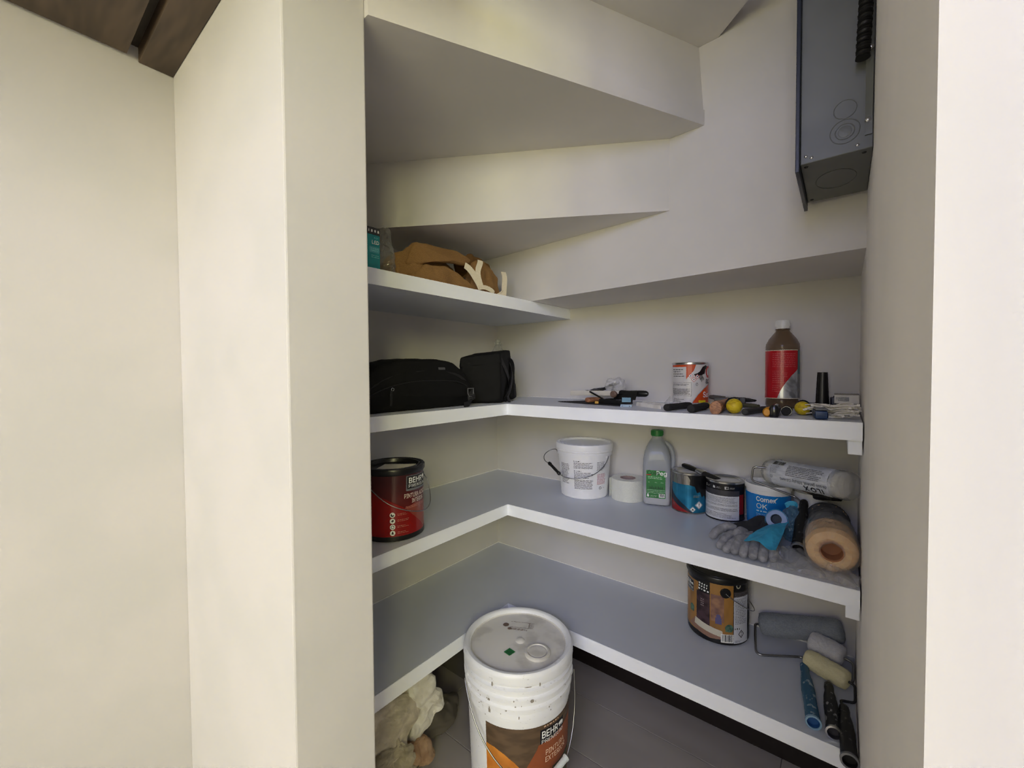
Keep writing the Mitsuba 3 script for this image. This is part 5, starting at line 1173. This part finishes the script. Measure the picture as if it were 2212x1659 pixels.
for i in range(74):
    cx_, cy_ = 1.214 + rr_.uniform(-.008, .008), -.30 + rr_.uniform(-.02, .02)
    an = rr_.choice([rr_.gauss(2.55, .25), rr_.gauss(-.35, .35), rr_.gauss(.45, .2)])
    L = rr_.uniform(.034, .056) if an > 1.5 else rr_.uniform(.028, .046)
    zz0 = tz + .006 + rr_.uniform(0, .020)
    e = np.array([cx_ + L * math.cos(an), cy_ + L * .75 * math.sin(an), max(tz + .003, zz0 + rr_.uniform(-.006, .010))])
    e[0] = min(e[0], 1.256); e[1] = max(e[1], -.372)
    m_ = np.array([(cx_ + e[0]) / 2, (cy_ + e[1]) / 2, (zz0 + e[2]) / 2 + rr_.uniform(.0, .006)])
    ties.append(strap(spline([[cx_, cy_, zz0], m_, e], 6), .0042, .0013, [-math.sin(an), math.cos(an), rr_.uniform(-.6, .6)]))
    if rr_.random() < .5: ties.append(moved(bx(-.0026, .0026, -.0026, .0026, -.002, .002, .0004), e, an))
part(ct, 'ties', cat(*ties), TIE, kind='stuff')
# lower end of the bundle: it lies on the shelf
part(ct, 'band', moved(bx(-.014, .014, -.008, .008, 0, .006, .002), (1.214, -.30, tz + .0006), .3), TIE)
labels[ct].pop('kind', None)

# ================================================================== LOWEST SHELF: PAINT ROLLERS
NAPG = mat('nap_grey', mikit.proc(lambda p, n, uv: MIX(hexl('6a7078'), hexl('868c94'), .6 * N(p.x * 380, p.y * 380, p.z * 380) + .4 * FB(p.x * 40, p.y * 40, p.z * 40))), .95, sheen=.5)
NAPW = mat('nap_white', mikit.proc(lambda p, n, uv: MIX(hexl('b0b0b5'), hexl('c6c6ca'), .6 * N(p.x * 380, p.y * 380, p.z * 380) + .4 * FB(p.x * 40, p.y * 40, p.z * 40))), .95, sheen=.5)
NAPY = mat('nap_yellow', mikit.proc(lambda p, n, uv: MIX(hexl('c9c197'), hexl('dbd4ae'), .6 * N(p.x * 380, p.y * 380, p.z * 380) + .4 * FB(p.x * 40, p.y * 40, p.z * 40))), .95, sheen=.5)
def nap(a, b, r, sd):
    L = np.linalg.norm(np.array(b) - a)
    m_ = lathe([(0, 0), (r * .5, 0), (r * .86, .003), (r * .97, .010), *[(r, z) for z in np.linspace(.02, L - .02, 24)], (r * .97, L - .010), (r * .86, L - .003), (r * .5, L), (0, L)], 56)
    return along(nz(m_, .0022, 160, sd), a, b)
GRIPT = mat('grip_teal', mikit.proc(lambda p, n, uv: MIX(hexl('2f5c78'), hexl('8fa3ac'), SS(.60, .74, FB(p.x * 130, p.y * 90, p.z * 130, 4)))), .5)
GRIPD = mat('grip_spattered', mikit.proc(lambda p, n, uv: MIX(hexl('1e2023'), hexl('8a8a8c'), SS(.60, .74, FB(p.x * 130, p.y * 90, p.z * 130, 4)))), .5)
def grip_part(k, a, b, r, m_, rim, inside):
    a, b = np.array(a, float), np.array(b, float); L = np.linalg.norm(b - a)
    h = part(k, 'handle', along(handle_mesh(L, r), a, b), m_, 40)
    part(h, 'socket', along(lathe([(r * .97, L - .006), (r * 1.08, L - .004), (r * 1.08, L + .001), (r * .84, L + .0015), (r * .82, L - .004)], 28), a, b), rim, 40)
    part(h, 'socket_bore', along(lathe([(r * .82, L - .0005), (r * .80, L - .010), (0, L - .010)], 28), a, b), inside, 40)
    return h
z1 = Z1
r1 = thing('paint_roller', 'dark grey paint roller with blue handle on the lowest shelf', 'paint roller')
part(r1, 'nap', nap([1.046, -.0415, z1 + .0335], [1.236, -.047, z1 + .086], .0305, 3), NAPG, True, label='matted grey nap')
part(r1, 'wire', tube(fillet([[1.05, -.044, z1 + .033], [1.034, -.050, z1 + .033], [1.051, -.158, z1 + .005], [1.158, -.098, z1 + .012], [1.160, -.150, z1 + .0145]], .022), .0032, 10), WIRE, True, label='bent steel wire')
grip_part(r1, [1.157, -.140, z1 + .0150], [1.1860, -.345, z1 + .0155], .0140, GRIPT, mat('rim_blue', '7ea0b8', .35), mat('bore_blue', '1f4f86', .5))
r2 = thing('paint_roller', 'pale grey paint roller with spattered black handle, between grey and yellow rollers', 'paint roller')
part(r2, 'nap', nap([1.166, -.082, z1 + .0540], [1.238, -.103, z1 + .047], .0270, 5), NAPW, True, label='pale grey nap')
part(r2, 'wire', tube(fillet([[1.236, -.103, z1 + .047], [1.2565, -.109, z1 + .045], [1.2560, -.148, z1 + .016], [1.209, -.160, z1 + .0148], [1.2095, -.190, z1 + .0148]], .012), .0030, 10), WIRE, True)
grip_part(r2, [1.2085, -.185, z1 + .0150], [1.2210, -.352, z1 + .0158], .0140, GRIPD, CHROME, mat('bore_dark', '2b2a33', .5))
r3 = thing('paint_roller', 'yellowish paint roller with black handle reaching over the front of the lowest shelf', 'paint roller')
part(r3, 'nap', nap([1.160, -.128, z1 + .0300], [1.247, -.166, z1 + .0270], .0235, 7), NAPY, True, label='yellowish nap')
part(r3, 'wire', tube(fillet([[1.245, -.166, z1 + .027], [1.2585, -.171, z1 + .026], [1.2585, -.205, z1 + .0045], [1.2315, -.214, z1 + .0045], [1.2365, -.258, z1 + .0150]], .008), .0028, 10), mat('wire_dark', '3b3c40', .4, metal=.6), True)
grip_part(r3, [1.2375, -.250, z1 + .0155], [1.2460, -.418, z1 + .0200], .0145, GRIPB, mat('rim_worn', '8b8d92', .35, metal=.7), mat('bore_black', '08080a', .6))

# ================================================================== ELECTRICAL BOX
BOXG = mat('box_grey', mikit.proc(lambda p, n, uv: MIX(hexl('5c5f5d'), hexl('696c69'), SS(.35, .7, FB(p.x * 9, p.y * 9, p.z * 6)))), .42, metal=.2)
BOXD = mat('box_edge', '131c2c', .35)
eb = thing('electrical_box', 'grey steel electrical box high on the right wall', 'electrical box')
ex0, ex1, ey0, ey1, ez0, ez1 = 1.1640, 1.2608, -.541, -.334, 1.499, 2.18
part(eb, 'body', bx(ex0, ex1, ey0, ey1, ez0, ez1, .0015), BOXG)
part(eb, 'cover', bx(1.1575, 1.1636, -.552, -.3275, 1.484, 2.2, .001), BOXD, label='dark blue edged front cover')
part(eb, 'wall_flange', sheet(lambda u, v: np.stack([1.2500 + .009 * u, -.5425 - .016 * np.sin(np.pi * np.clip((v - .0) / 1.0, 0, 1)) * u - .001, 1.52 + .66 * v], -1), 6, 30, .0015), BOXG, 30, label='bent metal strip along the wall')
def kring(cx_, cz_, r, w=.0012):
    a = np.linspace(0, 2 * np.pi, 40)
    return tube(np.stack([cx_ + r * np.cos(a), np.full(40, ey0 - .0002), cz_ + r * np.sin(a)], 1), w, 6)
part(eb, 'knockout', kring(1.2245, 1.536, .0125, .0007), BOXG, True)
part(eb, 'knockout', kring(1.2245, 1.536, .0195, .0007), BOXG, True)
part(eb, 'knockout', kring(1.2245, 1.572, .015, .0006), BOXG, True)
part(eb, 'knockout_slug', moved(lathe([(0, 0), (.0085, 0), (.0092, -.0005)], 30), (1.2245, ey0 - .0006, 1.536), 0, (math.pi / 2, [1, 0, 0])), BOXG, True)
for x, z in ((1.172, 1.512), (1.180, 1.5075), (1.241, 1.5085)):
    part(eb, 'rivet', moved(lathe([(.0026, 0), (.002, .001), (0, .0014)], 14), (x, ey0, z), 0, (math.pi / 2, [1, 0, 0])), CHROME, True)
for x, y in ((1.172, -.528), (1.172, -.35), (1.25, -.528)):
    part(eb, 'screw', moved(lathe([(.0032, 0), (.0026, .0014), (0, .0018)], 14), (x, y, ez0), 0, (math.pi, [1, 0, 0])), mat('screw_dark', '1a1b1e', .4), True)
seam = [[ex0 + .012, -.345, ez0 - .0003], [ex0 + .03, -.36, ez0 - .0003], [ex0 + .06, -.40, ez0 - .0003], [ex0 + .09, -.43, ez0 - .0003]]
part(eb, 'bottom_ring', tube(np.stack([1.212 + .03 * np.cos(np.linspace(0, 2 * np.pi, 40)), -.437 + .045 * np.sin(np.linspace(0, 2 * np.pi, 40)), np.full(40, ez0 - .0002)], 1), .0007, 6), BOXG, True)
part(eb, 'flange_screw', moved(lathe([(.004, 0), (.003, .0016), (0, .002)], 14), (1.2555, -.560, 1.648), 0, (math.pi / 2, [1, 0, 0])), CHROME, True)
part(eb, 'flange_screw', moved(lathe([(.004, 0), (.003, .0016), (0, .002)], 14), (1.2535, -.5445, 1.543), 0, (math.pi / 2, [1, 0, 0])), CHROME, True)
cd = single('conduit', tube(np.array([[1.2455 + .0035 * t, -.5645, 1.632 + .10 * t] for t in np.linspace(0, 1, 61)]), [.0085 + .0013 * math.cos(t * 40) for t in np.linspace(0, 4, 61)], 18), mat('conduit_black', '060607', .5), 'short black corrugated conduit beside the electrical box', 'conduit', smooth=40)

# ================================================================== UNDER THE LEFT SHELF
CLOTH = mat('drop_cloth', mikit.proc(lambda p, n, uv: MIX(hexl('c6bdad'), hexl('ada495'), SS(.35, .7, FB(p.x * 30, p.y * 30, p.z * 30, 4)))), .85)
CLOTHW = mat('paper_pale', mikit.proc(lambda p, n, uv: MIX(hexl('dedcd6'), hexl('cbc7bd'), SS(.35, .7, FB(p.x * 25, p.y * 25, p.z * 25)))), .7)
def crumpled(pts, r, edge, amp, fr, sd, flat_=True):
    return folds(folds(soften(rhull(pts, r), edge * .5, 3), amp * .55, fr * 1.1, sd), amp * .14, fr * 3.5, sd + 50)
def crumpled_old(pts, r, edge, amp, fr, sd, flat_=True):
    m_ = soften(rhull(pts, r), edge, 3)
    v = np.array(m_.vertices)
    m_ = crumple(m_, amp, fr, sd)
    m_ = crumple(m_, amp * .45, fr * 2.6, sd + 9)
    return m_
dc = thing('paper_bundle', 'crumpled bundle of pale paper and cloth on the floor under the left shelf', 'paper')
m_ = crumpled([(.25, -.93, .24), (.27, -.80, .25), (.27, -.715, .22), (.28, -.72, .15), (.29, -.82, .12), (.22, -.9, .1), (.16, -.8, .24), (.16, -.9, .2), (.2, -.72, .16)], .02, .011, .016, 14, 4)
part(dc, 'beige_cloth', m_, CLOTH, False)
m_ = crumpled([(.270, -.715, .276), (.285, -.668, .245), (.30, -.640, .185), (.30, -.625, .150), (.28, -.66, .112), (.28, -.71, .10), (.24, -.69, .22), (.22, -.66, .14)], .012, .009, .014, 18, 11)
part(dc, 'pale_paper', m_, CLOTHW, False)
m_ = crumpled([(.31, -.86, .13), (.32, -.78, .155), (.32, -.745, .12), (.315, -.74, .05), (.31, -.80, .03), (.27, -.86, .03), (.25, -.8, .12)], .012, .009, .016, 20, 15)
part(dc, 'grey_paper', m_, mat('paper_grey', two('a9a08f', '8c8474', 30), .8), False)
m_ = crumpled([(.30, -.735, .11), (.305, -.69, .10), (.30, -.68, .03), (.28, -.75, .03), (.24, -.71, .06)], .012, .009, .012, 20, 21)
part(dc, 'brown_paper', m_, mat('paper_brown', two('8d6f57', 'a58a72', 30), .8), False)
m_ = crumpled([(.27, -.92, .03), (.29, -.72, .03), (.12, -.9, .03), (.12, -.7, .03), (.2, -.8, .09)], .029, .014, .012, 14, 31)
part(dc, 'base', clampz(m_, .0008), mat('paper_dark', two('5f5a4c', '4a4538', 20), .85), False)
gb = thing('sack', 'limp grey translucent sack on the floor behind the crumpled paper', 'sack')
m_ = crumpled([(.20, -.60, .125), (.24, -.62, .10), (.24, -.58, .03), (.20, -.50, .035), (.12, -.56, .03), (.12, -.62, .10), (.24, -.66, .03)], .026, .012, .014, 12, 25)
part(gb, 'sack', clampz(m_, .0008), film('sack_film', .8, '6a645c', .6), True)
